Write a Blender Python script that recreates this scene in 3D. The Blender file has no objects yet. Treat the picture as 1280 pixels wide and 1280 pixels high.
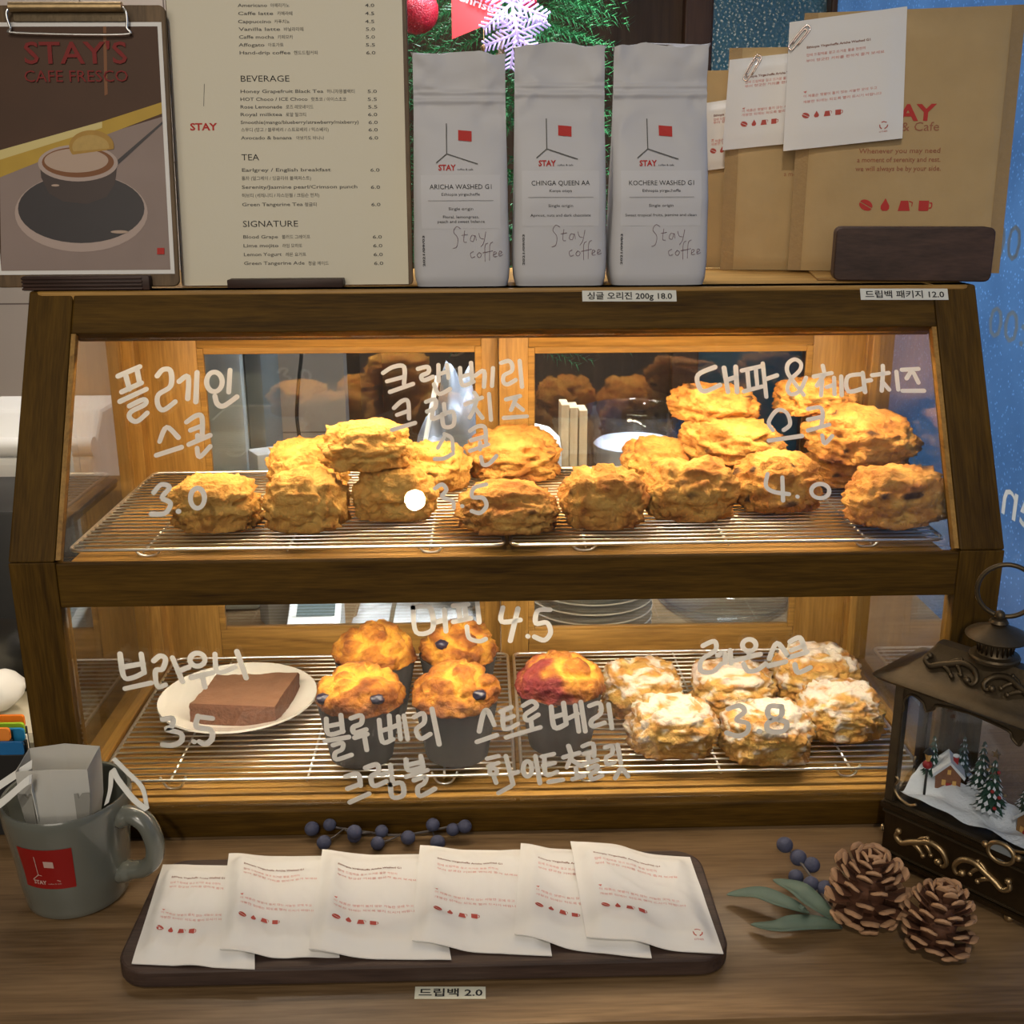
import bpy, bmesh, math, random
from mathutils import Vector, Matrix, noise, Euler
from mathutils.bvhtree import BVHTree
S = bpy.context.scene
COL = S.collection
PI = math.pi

# ------------------------------------------------------------------ camera
F_PX, TILT, ROLL, YAW = 1393.4, 0.29199, 0.00499, -0.02544
CAM = Vector((-0.02249, -0.89826, 0.57752))
_R = Vector((1, 0, 0)); _D = Vector((0, -math.sin(TILT), -math.cos(TILT))); _F = Vector((0, math.cos(TILT), -math.sin(TILT)))
_Z = Matrix.Rotation(YAW, 3, 'Z')
CR = _Z @ (math.cos(ROLL)*_R + math.sin(ROLL)*_D); CD = _Z @ (-math.sin(ROLL)*_R + math.cos(ROLL)*_D); CF = _Z @ _F
cd = bpy.data.cameras.new('camera'); cam = bpy.data.objects.new('camera', cd); COL.objects.link(cam)
cd.sensor_width = 36; cd.lens = 36*F_PX/1280; cd.clip_start = 0.02
m3 = Matrix((CR, -CD, -CF)).transposed()
cam.matrix_world = Matrix.Translation(CAM) @ m3.to_4x4()
S.camera = cam
def ray(u, v): return CR*((u-640)/F_PX) + CD*((v-640)/F_PX) + CF
def at_z(u, v, z): d = ray(u, v); return CAM + d*((z-CAM.z)/d.z)
def at_y(u, v, y): d = ray(u, v); return CAM + d*((y-CAM.y)/d.y)
def at_pl(u, v, p, n): d = ray(u, v); return CAM + d*(n.dot(p-CAM)/n.dot(d))

# ------------------------------------------------------------------ world, lights, exposure
S.view_settings.view_transform = 'Standard'; S.view_settings.look = 'None'
S.view_settings.exposure = 0.0; S.view_settings.gamma = 1.0; S.view_settings.use_curve_mapping = False
w = bpy.data.worlds.new('room_air'); S.world = w; w.use_nodes = True
w.node_tree.nodes['Background'].inputs[0].default_value = (1.0, 0.88, 0.74, 1)
w.node_tree.nodes['Background'].inputs[1].default_value = 0.07
S.cycles.transparent_max_bounces = 24; S.cycles.max_bounces = 10; S.cycles.caustics_reflective = False; S.cycles.caustics_refractive = False
S.cycles.use_denoising = True
def area(name, loc, target, power, color, sx, sy=None, spread=None):
    l = bpy.data.lights.new(name, 'AREA'); l.energy = power; l.color = color; l.shape = 'RECTANGLE'; l.size = sx; l.size_y = sy or sx
    if spread: l.spread = spread
    o = bpy.data.objects.new(name, l); COL.objects.link(o); o.location = loc
    o.rotation_euler = (Vector(target)-Vector(loc)).to_track_quat('-Z', 'Y').to_euler(); return o
def spot(name, loc, target, power, color, ang, blend, r):
    l = bpy.data.lights.new(name, 'SPOT'); l.energy = power; l.color = color; l.spot_size = ang; l.spot_blend = blend; l.shadow_soft_size = r
    o = bpy.data.objects.new(name, l); COL.objects.link(o); o.location = loc
    o.rotation_euler = (Vector(target)-Vector(loc)).to_track_quat('-Z', 'Y').to_euler(); return o
WARM = (1.0, 0.90, 0.76)
spot('ceiling_spotlight', (0.85, -0.75, 1.75), (0.12, 0.15, 0.64), 34, WARM, 0.50, 0.5, 0.03)
spot('ceiling_spotlight_counter', (0.1, 0.34, 2.0), (0.08, -0.33, 0.0), 7, WARM, 0.46, 0.7, 0.03)
spot('ceiling_spotlight_till', (0.1, -0.72, 1.9), (0.1, -0.805, 0.0), 190, WARM, 0.62, 0.12, 0.015)
spot('ceiling_spotlight_front', (-0.233, -1.765, 1.9), (0.0, 0.0, 0.2), 58, WARM, 0.75, 0.6, 0.03)
area('front_fill_light', (-0.5, -2.6, 1.15), (0, 0.1, 0.35), 23, WARM, 1.4)  # added soft fill from behind the camera, brightens the case front and lettering
area('back_fill_light', (0.22, 0.70, 1.55), (0.1, 0.74, 0.2), 11, (0.86, 0.92, 1.0), 0.4, spread=0.9)  # added fill above the back counter, brightens the jar, plates and tree
area('back_room_light', (-0.4, 0.75, 1.7), (-0.35, 0.9, 0.2), 8, (1.0, 0.9, 0.78), 0.5, spread=1.4)
area('evening_daylight', (1.5, 0.5, 0.9), (0.6, 0.45, 0.5), 34, (0.70, 0.84, 1.0), 1.6)
area('evening_daylight_back', (0.6, 2.2, 0.9), (0.45, 1.2, 0.6), 8, (0.62, 0.85, 0.95), 1.2)
LED = (1.0, 0.74, 0.43); LED2 = (1.0, 0.85, 0.64)
fl = bpy.data.lights.new('tree_fill_light', 'POINT'); fl.energy = 2.4; fl.color = (1.0, 0.92, 1.0); fl.shadow_soft_size = .02  # one lamp added in front to brighten the tree, in place of bulbs
fo = bpy.data.objects.new('tree_fill_light', fl); COL.objects.link(fo); fo.location = (0.02, 0.46, 0.86)
area('upper_led_light', (0, 0.130, 0.445), (0, 0.185, 0.27), 3.7, LED, 0.74, 0.012)
area('lower_led_light', (0, 0.034, 0.240), (0, 0.15, 0.05), 2.5, LED2, 0.74, 0.012)

# ------------------------------------------------------------------ helpers
def lin(r, g, b):
    f = lambda c: (c/255/12.92) if c/255 <= .04045 else ((c/255+.055)/1.055)**2.4
    return (f(r), f(g), f(b), 1)
MATS = {}
def base_mat(name):
    m = bpy.data.materials.new(name); m.use_nodes = True; MATS[name] = m
    return m, m.node_tree, m.node_tree.nodes['Principled BSDF']
def N(nt, t, **k):
    n = nt.nodes.new(t)
    for a, b in k.items(): setattr(n, a, b)
    return n
def mat(name, col, rough=.6, metal=0, var=0.0, vscale=60, bump=0.0, bscale=200, spec=.5, emit=None, es=1, sheen=0, coat=0, trans=0, sss=0):
    m, nt, p = base_mat(name)
    p.inputs['Base Color'].default_value = col; p.inputs['Roughness'].default_value = rough; p.inputs['Metallic'].default_value = metal
    p.inputs['Specular IOR Level'].default_value = spec; p.inputs['Coat Weight'].default_value = coat
    if sss: p.inputs['Subsurface Weight'].default_value = sss; p.inputs['Subsurface Radius'].default_value = (.01, .006, .003); p.inputs['Subsurface Scale'].default_value = .5
    if emit: p.inputs['Emission Color'].default_value = emit; p.inputs['Emission Strength'].default_value = es
    tc = N(nt, 'ShaderNodeTexCoord')
    if var:
        nz = N(nt, 'ShaderNodeTexNoise'); nz.inputs['Scale'].default_value = vscale; nz.inputs['Detail'].default_value = 6
        nt.links.new(tc.outputs['Object'], nz.inputs['Vector'])
        mx = N(nt, 'ShaderNodeMix', data_type='RGBA')
        mx.inputs[6].default_value = tuple(c*(1-var) for c in col[:3])+(1,); mx.inputs[7].default_value = tuple(min(1, c*(1+var)) for c in col[:3])+(1,)
        nt.links.new(nz.outputs['Fac'], mx.inputs[0]); nt.links.new(mx.outputs[2], p.inputs['Base Color'])
    if bump:
        nb = N(nt, 'ShaderNodeTexNoise'); nb.inputs['Scale'].default_value = bscale; nb.inputs['Detail'].default_value = 8
        nt.links.new(tc.outputs['Object'], nb.inputs['Vector'])
        bp = N(nt, 'ShaderNodeBump'); bp.inputs['Strength'].default_value = bump; bp.inputs['Distance'].default_value = .002
        nt.links.new(nb.outputs['Fac'], bp.inputs['Height']); nt.links.new(bp.outputs[0], p.inputs['Normal'])
    return m
def wood(name, c1, c2, axis='X', scale=1.0, rough=.45, bump=.15, plank=None, coat=0, spec=.3, lean=0):
    m, nt, p = base_mat(name)
    tc = N(nt, 'ShaderNodeTexCoord'); mp = N(nt, 'ShaderNodeMapping')
    s = {'X': (3, 45, 45), 'Y': (45, 3, 45), 'Z': (45, 45, 3)}[axis]
    mp.inputs['Scale'].default_value = tuple(v*scale for v in s)
    vr = N(nt, 'ShaderNodeVectorRotate', rotation_type='X_AXIS'); vr.inputs['Angle'].default_value = lean
    nt.links.new(tc.outputs['Object'], vr.inputs['Vector']); nt.links.new(vr.outputs[0], mp.inputs['Vector'])
    n1 = N(nt, 'ShaderNodeTexNoise'); n1.inputs['Scale'].default_value = 1.0; n1.inputs['Detail'].default_value = 5; n1.inputs['Distortion'].default_value = 1.2
    n2 = N(nt, 'ShaderNodeTexNoise'); n2.inputs['Scale'].default_value = 9.0; n2.inputs['Detail'].default_value = 3
    nt.links.new(mp.outputs[0], n1.inputs['Vector']); nt.links.new(mp.outputs[0], n2.inputs['Vector'])
    ad = N(nt, 'ShaderNodeMath', operation='MULTIPLY_ADD'); ad.inputs[1].default_value = .45
    nt.links.new(n2.outputs['Fac'], ad.inputs[0])
    ms = N(nt, 'ShaderNodeMath', operation='MULTIPLY'); ms.inputs[1].default_value = .75
    nt.links.new(n1.outputs['Fac'], ms.inputs[0]); nt.links.new(ms.outputs[0], ad.inputs[2])
    cr = N(nt, 'ShaderNodeValToRGB'); cr.color_ramp.elements[0].position = .38; cr.color_ramp.elements[1].position = .78
    cr.color_ramp.elements[0].color = c1; cr.color_ramp.elements[1].color = c2
    nt.links.new(ad.outputs[0], cr.inputs[0])
    last = cr.outputs[0]
    if plank:
        br = N(nt, 'ShaderNodeTexBrick'); br.inputs['Color1'].default_value = (.82, .82, .82, 1); br.inputs['Color2'].default_value = (1.1, 1.1, 1.1, 1); br.inputs['Mortar'].default_value = (.3, .3, .3, 1)
        br.inputs['Scale'].default_value = 1; br.inputs['Mortar Size'].default_value = .0008; br.inputs['Brick Width'].default_value = plank[0]; br.inputs['Row Height'].default_value = plank[1]
        nt.links.new(tc.outputs['Object'], br.inputs['Vector'])
        mm = N(nt, 'ShaderNodeMix', data_type='RGBA', blend_type='MULTIPLY'); mm.inputs[0].default_value = 1
        nt.links.new(last, mm.inputs[6]); nt.links.new(br.outputs[0], mm.inputs[7]); last = mm.outputs[2]
    nt.links.new(last, p.inputs['Base Color']); p.inputs['Specular IOR Level'].default_value = spec
    p.inputs['Roughness'].default_value = rough; p.inputs['Coat Weight'].default_value = coat; p.inputs['Coat Roughness'].default_value = .25
    bp = N(nt, 'ShaderNodeBump'); bp.inputs['Strength'].default_value = bump; bp.inputs['Distance'].default_value = .001
    nt.links.new(ad.outputs[0], bp.inputs['Height']); nt.links.new(bp.outputs[0], p.inputs['Normal'])
    return m
def glass(name, tint=(1, 1, 1, 1), ior=1.45, rough=.0, boost=1.0):
    m = bpy.data.materials.new(name); m.use_nodes = True; nt = m.node_tree; nt.nodes.clear(); MATS[name] = m
    out = N(nt, 'ShaderNodeOutputMaterial'); mx = N(nt, 'ShaderNodeMixShader'); tr = N(nt, 'ShaderNodeBsdfTransparent'); gl = N(nt, 'ShaderNodeBsdfGlossy')
    tr.inputs[0].default_value = tint; gl.inputs['Roughness'].default_value = rough
    fr = N(nt, 'ShaderNodeFresnel'); ge = N(nt, 'ShaderNodeNewGeometry'); mr = N(nt, 'ShaderNodeMapRange')
    mr.inputs[3].default_value = ior; mr.inputs[4].default_value = 1/ior
    nt.links.new(ge.outputs['Backfacing'], mr.inputs[0]); nt.links.new(mr.outputs[0], fr.inputs['IOR'])
    mu = N(nt, 'ShaderNodeMath', operation='MULTIPLY', use_clamp=True); mu.inputs[1].default_value = boost
    nt.links.new(fr.outputs[0], mu.inputs[0]); nt.links.new(mu.outputs[0], mx.inputs[0]); nt.links.new(tr.outputs[0], mx.inputs[1]); nt.links.new(gl.outputs[0], mx.inputs[2]); nt.links.new(mx.outputs[0], out.inputs[0])
    return m

XF = {}
class MB:
    def __init__(s): s.v = []; s.f = []; s.mi = []; s.cur = 0; s.attr = None
    def add(s, vs, fs, mi=None):
        o = len(s.v); s.v += [Vector(p) for p in vs]; s.f += [tuple(i+o for i in f) for f in fs]; s.mi += [s.cur if mi is None else mi]*len(fs); return s
    def box(s, a, b, M=None):
        x0, y0, z0 = a; x1, y1, z1 = b
        vs = [Vector((x, y, z)) for z in (z0, z1) for y in (y0, y1) for x in (x0, x1)]
        if M is not None: vs = [M @ p for p in vs]
        return s.add(vs, [(0, 2, 3, 1), (4, 5, 7, 6), (0, 1, 5, 4), (2, 6, 7, 3), (0, 4, 6, 2), (1, 3, 7, 5)])
    def rbox(s, a, b, r=.002, seg=2, M=None):
        bm = bmesh.new(); bmesh.ops.create_cube(bm, size=1)
        for v in bm.verts: v.co = Vector((a[i]+(v.co[i]+.5)*(b[i]-a[i]) for i in range(3)))
        bmesh.ops.bevel(bm, geom=bm.edges[:], offset=min(r, *(abs(b[i]-a[i])*.45 for i in range(3))), segments=seg, affect='EDGES', profile=.5)
        return s.bm(bm, M)
    def bm(s, bm, M=None):
        bm.verts.index_update(); vs = [(M @ v.co if M is not None else v.co.copy()) for v in bm.verts]; fs = [tuple(v.index for v in f.verts) for f in bm.faces]; bm.free(); return s.add(vs, fs)
    def prism(s, poly, fn, t0, t1):      # poly 2D list; fn(a,b,t)->point
        n = len(poly); vs = [fn(a, b, t0) for a, b in poly]+[fn(a, b, t1) for a, b in poly]
        return s.add(vs, [tuple(range(n))[::-1], tuple(range(n, 2*n))]+[(i, (i+1) % n, n+(i+1) % n, n+i) for i in range(n)])
    def flat(s, poly, fn):
        return s.add([fn(a, b) for a, b in poly], [tuple(range(len(poly)))])
    def tube(s, pts, r, n=8, closed=False, flatn=None, fl=1.0):
        pts = [Vector(p) for p in pts]; k = len(pts)
        rr = r if isinstance(r, (list, tuple)) else [r]*k
        o = len(s.v); up = None; vs = []
        for i, p in enumerate(pts):
            a = pts[(i-1) % k] if (closed or i > 0) else p; b = pts[(i+1) % k] if (closed or i < k-1) else p
            t = (b-a); t = t.normalized() if t.length > 1e-9 else Vector((0, 0, 1))
            if flatn is not None: up = Vector(flatn)
            elif up is None: up = Vector((0, 0, 1)) if abs(t.z) < .9 else Vector((1, 0, 0))
            x = t.cross(up); x = x.normalized() if x.length > 1e-6 else t.orthogonal().normalized()
            y = x.cross(t).normalized(); up = y
            for j in range(n):
                an = 2*PI*j/n; vs.append(p+x*(math.cos(an)*rr[i])+y*(math.sin(an)*rr[i]*fl))
        fs = []
        for i in range(k if closed else k-1):
            for j in range(n):
                a = i*n+j; b = i*n+(j+1) % n; c = ((i+1) % k)*n+(j+1) % n; d = ((i+1) % k)*n+j; fs.append((a, b, c, d))
        if not closed: fs += [tuple(range(n))[::-1], tuple((k-1)*n+j for j in range(n))]
        return s.add(vs, fs)
    def lathe(s, prof, n=32, c=(0, 0, 0), cap0=True, cap1=True, rf=None):
        k = len(prof); vs = []
        for r, z in prof:
            for j in range(n):
                a = 2*PI*j/n; q = r*(rf(a, z) if rf else 1); vs.append((c[0]+q*math.cos(a), c[1]+q*math.sin(a), c[2]+z))
        fs = [(i*n+j, i*n+(j+1) % n, (i+1)*n+(j+1) % n, (i+1)*n+j) for i in range(k-1) for j in range(n)]
        if cap0: fs.append(tuple(range(n))[::-1])
        if cap1: fs.append(tuple((k-1)*n+j for j in range(n)))
        return s.add(vs, fs)
    def ball(s, c, r, sub=2, sc=(1, 1, 1), fn=None):
        bm = bmesh.new(); bmesh.ops.create_icosphere(bm, subdivisions=sub, radius=1)
        for v in bm.verts:
            q = v.co.copy(); f = fn(q) if fn else 1
            v.co = Vector((c[0]+q.x*r*sc[0]*f, c[1]+q.y*r*sc[1]*f, c[2]+q.z*r*sc[2]*f))
        return s.bm(bm)
    def text(s, txt, size, fn, x=0, y=0, width=None, align='L', bold=0, mirror=False, cell=None):
        vs, fs = text_geo(txt, bold)
        if not vs: return s
        x0 = min(p[0] for p in vs); x1 = max(p[0] for p in vs); kx = size
        if width: kx = width/max(1e-6, (x1-x0))
        off = {'L': 0, 'C': -(x0+x1)/2*kx, 'R': -x1*kx}[align]
        return s.add([fn(x+off+p[0]*kx, y+p[1]*size) for p in vs], fs)
    def grid(s, nu, nv, fn):
        vs = [fn(i/(nu), j/(nv)) for j in range(nv+1) for i in range(nu+1)]
        return s.add(vs, [(j*(nu+1)+i, j*(nu+1)+i+1, (j+1)*(nu+1)+i+1, (j+1)*(nu+1)+i) for j in range(nv) for i in range(nu)])
    def build(s, name, m, parent=None, smooth=None, bevel=0, world=True, attrs=None, solid=0, weld=False):
        me = bpy.data.meshes.new(name)
        X = XF.get(parent.name) if (parent is not None and world) else None
        inv = X.inverted() if X is not None else None
        me.from_pydata([(inv @ p if inv is not None else p) for p in s.v], [], s.f)
        for mm in (m if isinstance(m, (list, tuple)) else [m]): me.materials.append(mm)
        if any(s.mi): me.polygons.foreach_set('material_index', s.mi)
        if attrs:
            for an, vals in attrs.items():
                a = me.attributes.new(an, 'FLOAT', 'POINT'); a.data.foreach_set('value', vals)
        b = bmesh.new(); b.from_mesh(me)
        if weld: bmesh.ops.remove_doubles(b, verts=b.verts[:], dist=1e-6)
        bmesh.ops.recalc_face_normals(b, faces=b.faces[:]); b.to_mesh(me); b.free()
        if smooth is not None:
            if smooth >= 180: me.polygons.foreach_set('use_smooth', [True]*len(me.polygons))
            else: me.polygons.foreach_set('use_smooth', [True]*len(me.polygons)); me.set_sharp_from_angle(angle=math.radians(smooth))
        me.update()
        o = bpy.data.objects.new(name, me); COL.objects.link(o)
        if solid: md = o.modifiers.new('solid', 'SOLIDIFY'); md.thickness = solid; md.offset = 0
        if bevel: md = o.modifiers.new('bevel', 'BEVEL'); md.width = bevel; md.segments = 2; md.limit_method = 'ANGLE'; md.angle_limit = math.radians(40)
        if parent is not None:
            o.parent = parent; XF[o.name] = XF.get(parent.name, Matrix.Identity(4))
        return o
_TG = {}
def text_geo(txt, bold=0):
    k = (txt, bold)
    if k not in _TG:
        cu = bpy.data.curves.new('t', 'FONT'); cu.body = txt; cu.size = 1; cu.resolution_u = 2; cu.offset = bold
        ob = bpy.data.objects.new('t', cu); me = ob.to_mesh()
        _TG[k] = ([tuple(v.co[:2]) for v in me.vertices], [tuple(p.vertices) for p in me.polygons])
        ob.to_mesh_clear(); bpy.data.objects.remove(ob); bpy.data.curves.remove(cu)
    return _TG[k]
def tag(o, label, cat, group=None, kind=None):
    o['label'] = label; o['category'] = cat
    if group: o['group'] = group
    if kind: o['kind'] = kind
    return o
def thing(name, label, cat, loc=(0, 0, 0), rotz=0, group=None):
    o = bpy.data.objects.new(name, None); COL.objects.link(o); o.location = loc; o.rotation_euler = (0, 0, rotz); o.empty_display_size = .02
    XF[o.name] = Matrix.Translation(loc) @ Matrix.Rotation(rotz, 4, 'Z')
    return tag(o, label, cat, group)
def struct(o): o['kind'] = 'structure'; return o
def smooth_path(pts, k=5, closed=False):
    pts = [Vector(p) for p in pts]; n = len(pts)
    if n < 3: return pts
    out = []
    for i in range(n if closed else n-1):
        g = (lambda j: pts[j % n]) if closed else (lambda j: pts[max(0, min(n-1, j))])
        p0, p1, p2, p3 = g(i-1), g(i), g(i+1), g(i+2)
        for a in range(k):
            t = a/k; out.append(.5*((2*p1)+(p2-p0)*t+(2*p0-5*p1+4*p2-p3)*t*t+(3*p1-p0-3*p2+p3)*t**3))
    if not closed: out.append(pts[-1])
    return out
def rrect(x0, x1, y0, y1, r, n=6):
    out = []
    for cx, cy, a0 in ((x1-r, y1-r, 0), (x0+r, y1-r, PI/2), (x0+r, y0+r, PI), (x1-r, y0+r, 1.5*PI)):
        out += [(cx+r*math.cos(a0+PI/2*i/n), cy+r*math.sin(a0+PI/2*i/n)) for i in range(n+1)]
    return out
def ell(cx, cy, rx, ry, n=40, a0=0, a1=2*PI): return [(cx+rx*math.cos(a0+(a1-a0)*i/n), cy+ry*math.sin(a0+(a1-a0)*i/n)) for i in range(n+(0 if abs(a1-a0-2*PI) < 1e-6 else 1))]
def bvh(objs):
    vs = []; fs = []
    for o in objs:
        X = XF.get(o.name, Matrix.Identity(4)); k = len(vs); vs += [X @ v.co for v in o.data.vertices]; fs += [tuple(i+k for i in p.vertices) for p in o.data.polygons]
    return BVHTree.FromPolygons(vs, fs)

# ------------------------------------------------------------------ materials
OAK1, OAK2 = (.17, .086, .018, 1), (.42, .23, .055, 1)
FR1, FR2 = (.028, .0128, .0012, 1), (.104, .053, .006, 1)  # same oak as above, darkened to stand for the dim outside of the frame
M_frX = wood('shaded_oak_lengthwise', FR1, FR2, 'X', 1.5, rough=.6, spec=.14); M_frS = wood('shaded_oak_sloping', FR1, FR2, 'Z', 1.5, rough=.6, spec=.14, lean=.502); M_frZ = wood('shaded_oak_upright', FR1, FR2, 'Z', 1.5, rough=.6, spec=.14)
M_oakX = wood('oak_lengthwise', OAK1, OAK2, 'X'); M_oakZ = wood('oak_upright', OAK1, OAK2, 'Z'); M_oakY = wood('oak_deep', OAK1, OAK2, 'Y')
M_counter = wood('counter_wood', (.082, .047, .020, 1), (.215, .134, .066, 1), 'X', .8, rough=.36, bump=.25, coat=.05)
M_tray = wood('walnut_tray', (.028, .017, .014, 1), (.075, .047, .036, 1), 'X', 1.2, rough=.5)
M_walnut = wood('walnut_block', (.022, .011, .008, 1), (.07, .036, .026, 1), 'X', 1.0, rough=.5)
M_clipwood = wood('clipboard_wood', (.05, .028, .012, 1), (.15, .09, .04, 1), 'Z', 1.0, rough=.5)
M_darkwall = wood('dark_wood_panel', (.035, .018, .009, 1), (.085, .045, .022, 1), 'Z', .35, rough=.55)
M_trim = wood('window_trim_wood', (.05, .022, .011, 1), (.1, .048, .025, 1), 'Z', .5)
M_glass = glass('case_glass', (.985, .99, .985, 1), 1.45); M_doorglass = glass('rear_door_glass', (.93, .95, .95, 1), 1.45, boost=3.2); M_sideglass = glass('end_glass', (.96, .97, .97, 1), 1.45, boost=2.0)
M_jar = glass('clear_glassware', (.955, .975, .985, 1), 1.5, boost=2.0)
M_plastic = glass('clear_plastic', (.88, .89, .9, 1), 1.45, .15, 2.0)
M_steel = mat('rack_steel', (.88, .87, .85, 1), .28, 1)
M_white = mat('white_plastic', (.72, .72, .70, 1), .4)
M_greyplastic = mat('grey_plastic', (.2, .22, .23, 1), .4)
M_black = mat('black_plastic', (.012, .012, .012, 1), .5)
M_ink = mat('black_ink', (.012, .011, .01, 1), .7)
M_greyink = mat('grey_ink', (.09, .085, .075, 1), .7)
M_red = mat('red_print', lin(178, 38, 30), .7)
M_softred = mat('pale_red_print', lin(205, 120, 108), .7)
M_brownprint = mat('brown_print', lin(120, 62, 40), .7)
M_marker = mat('white_marker', (.92, .90, .84, 1), .8)
nt = M_marker.node_tree; _tl = N(nt, 'ShaderNodeBsdfTranslucent'); _tl.inputs[0].default_value = (.8, .78, .72, 1); _mx = N(nt, 'ShaderNodeMixShader'); _mx.inputs[0].default_value = .22
nt.links.new(nt.nodes['Principled BSDF'].outputs[0], _mx.inputs[1]); nt.links.new(_tl.outputs[0], _mx.inputs[2]); nt.links.new(_mx.outputs[0], nt.nodes['Material Output'].inputs[0])
M_paper = mat('white_paper', (.74, .72, .69, 1), .75, bump=.12, bscale=60)
M_menu = mat('cream_menu_paper', (.66, .61, .48, 1), .7, bump=.05, bscale=300)
M_bag = mat('matte_white_bag', (.50, .49, .50, 1), .55, bump=.1, bscale=25)
M_label = mat('bag_label', (.54, .53, .54, 1), .6)
M_kraft = mat('kraft_paper', lin(176, 148, 102), .75, var=.1, vscale=40, bump=.2, bscale=90)
M_kraftdark = mat('kraft_seam', lin(156, 128, 86), .75, var=.12, vscale=200, bump=.3, bscale=400)
M_ceramic = mat('white_ceramic', (.78, .76, .70, 1), .15, coat=.5)
M_led = mat('led_diffuser', (1, .9, .7, 1), .5, emit=(1.0, .72, .4, 1), es=6)
M_brass = mat('antique_brass', (.085, .062, .036, 1), .45, .75, var=.35, vscale=80, bump=.15, bscale=300)
M_brassdark = mat('dark_bronze', (.055, .036, .018, 1), .38, .8, var=.4, vscale=90, bump=.2, bscale=200)
M_gold = mat('rubbed_gold', (.42, .30, .16, 1), .42, .95, var=.3, vscale=200)

# ------------------------------------------------------------------ setting
H, TOP, DY, HW, DB = .268, .482, .1175, .425, .352
WX, WY = .60, 1.22      # right window plane, back wall plane
o = struct(MB().box((-1.6, -1.6, -.92), (1.0, 1.6, -.9)).build('floor', mat('floor_tile', (.12, .11, .1, 1), .5, var=.2, vscale=4)))
m_wall = mat('pale_wall_tile', lin(186, 174, 164), .5)
nt = m_wall.node_tree; p = nt.nodes['Principled BSDF']; br = N(nt, 'ShaderNodeTexBrick'); tc = N(nt, 'ShaderNodeTexCoord'); mp = N(nt, 'ShaderNodeMapping'); mp.inputs['Rotation'].default_value = (PI/2, 0, 0)
br.offset = 0; br.inputs['Scale'].default_value = 1; br.inputs['Brick Width'].default_value = .115; br.inputs['Row Height'].default_value = .20; br.inputs['Mortar Size'].default_value = .0012
br.inputs['Color1'].default_value = lin(190, 180, 170); br.inputs['Color2'].default_value = lin(184, 173, 163); br.inputs['Mortar'].default_value = lin(110, 98, 92)
nt.links.new(tc.outputs['Object'], mp.inputs[0]); nt.links.new(mp.outputs[0], br.inputs['Vector']); nt.links.new(br.outputs[0], p.inputs['Base Color'])
struct(MB().box((-1.6, .80, -.9), (-.235, .84, 2.4)).build('wall_left', m_wall))
struct(MB().box((-.235, WY, -.9), (.335, WY+.04, 2.4)).build('wall_back', M_darkwall))
struct(MB().box((-.235, .84, -.9), (-.215, WY, 2.4)).build('wall_return', M_darkwall))
# window frame trim and frosted window panes with water drops
struct(MB().rbox((.335, WY-.03, -.9), (.385, WY+.05, 2.4), .004).build('trim_1', M_trim))
struct(MB().rbox((WX-.01, WY-.03, -.9), (WX+.05, WY+.05, 2.4), .004).build('trim_2', M_trim))
def pane_mat(name, col, drops):
    m = bpy.data.materials.new(name); m.use_nodes = True; nt = m.node_tree; nt.nodes.clear()
    out = N(nt, 'ShaderNodeOutputMaterial'); mx = N(nt, 'ShaderNodeMixShader'); mx.inputs[0].default_value = .12; tl = N(nt, 'ShaderNodeBsdfTranslucent'); gl = N(nt, 'ShaderNodeBsdfGlossy'); gl.inputs['Roughness'].default_value = .25
    tc = N(nt, 'ShaderNodeTexCoord'); vo = N(nt, 'ShaderNodeTexVoronoi'); vo.inputs['Scale'].default_value = 160
    nz = N(nt, 'ShaderNodeTexNoise'); nz.inputs['Scale'].default_value = 6; nz.inputs['Detail'].default_value = 4
    nt.links.new(tc.outputs['Object'], vo.inputs['Vector']); nt.links.new(tc.outputs['Object'], nz.inputs['Vector'])
    cr = N(nt, 'ShaderNodeValToRGB'); cr.color_ramp.elements[0].position = .08; cr.color_ramp.elements[0].color = tuple(min(1, c*1.9) for c in col[:3])+(1,); cr.color_ramp.elements[1].position = .3; cr.color_ramp.elements[1].color = col
    nt.links.new(vo.outputs['Distance'], cr.inputs[0])
    m2 = N(nt, 'ShaderNodeMix', data_type='RGBA', blend_type='MULTIPLY'); m2.inputs[0].default_value = .8
    c2 = N(nt, 'ShaderNodeValToRGB'); c2.color_ramp.elements[0].position = .3; c2.color_ramp.elements[0].color = (.6, .62, .66, 1); c2.color_ramp.elements[1].position = .7
    nt.links.new(nz.outputs['Fac'], c2.inputs[0]); nt.links.new(cr.outputs[0] if drops else c2.outputs[0], m2.inputs[6]); nt.links.new(c2.outputs[0], m2.inputs[7])
    if not drops: m2.inputs[6].default_value = col; [nt.links.remove(l) for l in list(m2.inputs[6].links)]
    nt.links.new(m2.outputs[2], tl.inputs[0])
    bp = N(nt, 'ShaderNodeBump'); bp.inputs['Strength'].default_value = .6; bp.inputs['Distance'].default_value = .002; nt.links.new(vo.outputs['Distance'], bp.inputs['Height']); nt.links.new(bp.outputs[0], gl.inputs['Normal'])
    nt.links.new(tl.outputs[0], mx.inputs[1]); nt.links.new(gl.outputs[0], mx.inputs[2]); nt.links.new(mx.outputs[0], out.inputs[0]); return m
M_pane = pane_mat('misted_window_glass', (.27, .39, .53, 1), True)
M_pane2 = pane_mat('dark_window_glass', (.26, .40, .42, 1), False)
win = struct(MB().box((WX, -1.2, -.9), (WX+.006, WY-.03, 2.4)).build('window_1', M_pane))
struct(MB().box((.385, WY, -.9), (WX-.01, WY+.006, 2.4)).build('window_2', M_pane2))
M_vinyl = mat('pale_window_lettering', (.20, .28, .38, 1), .6)
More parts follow.
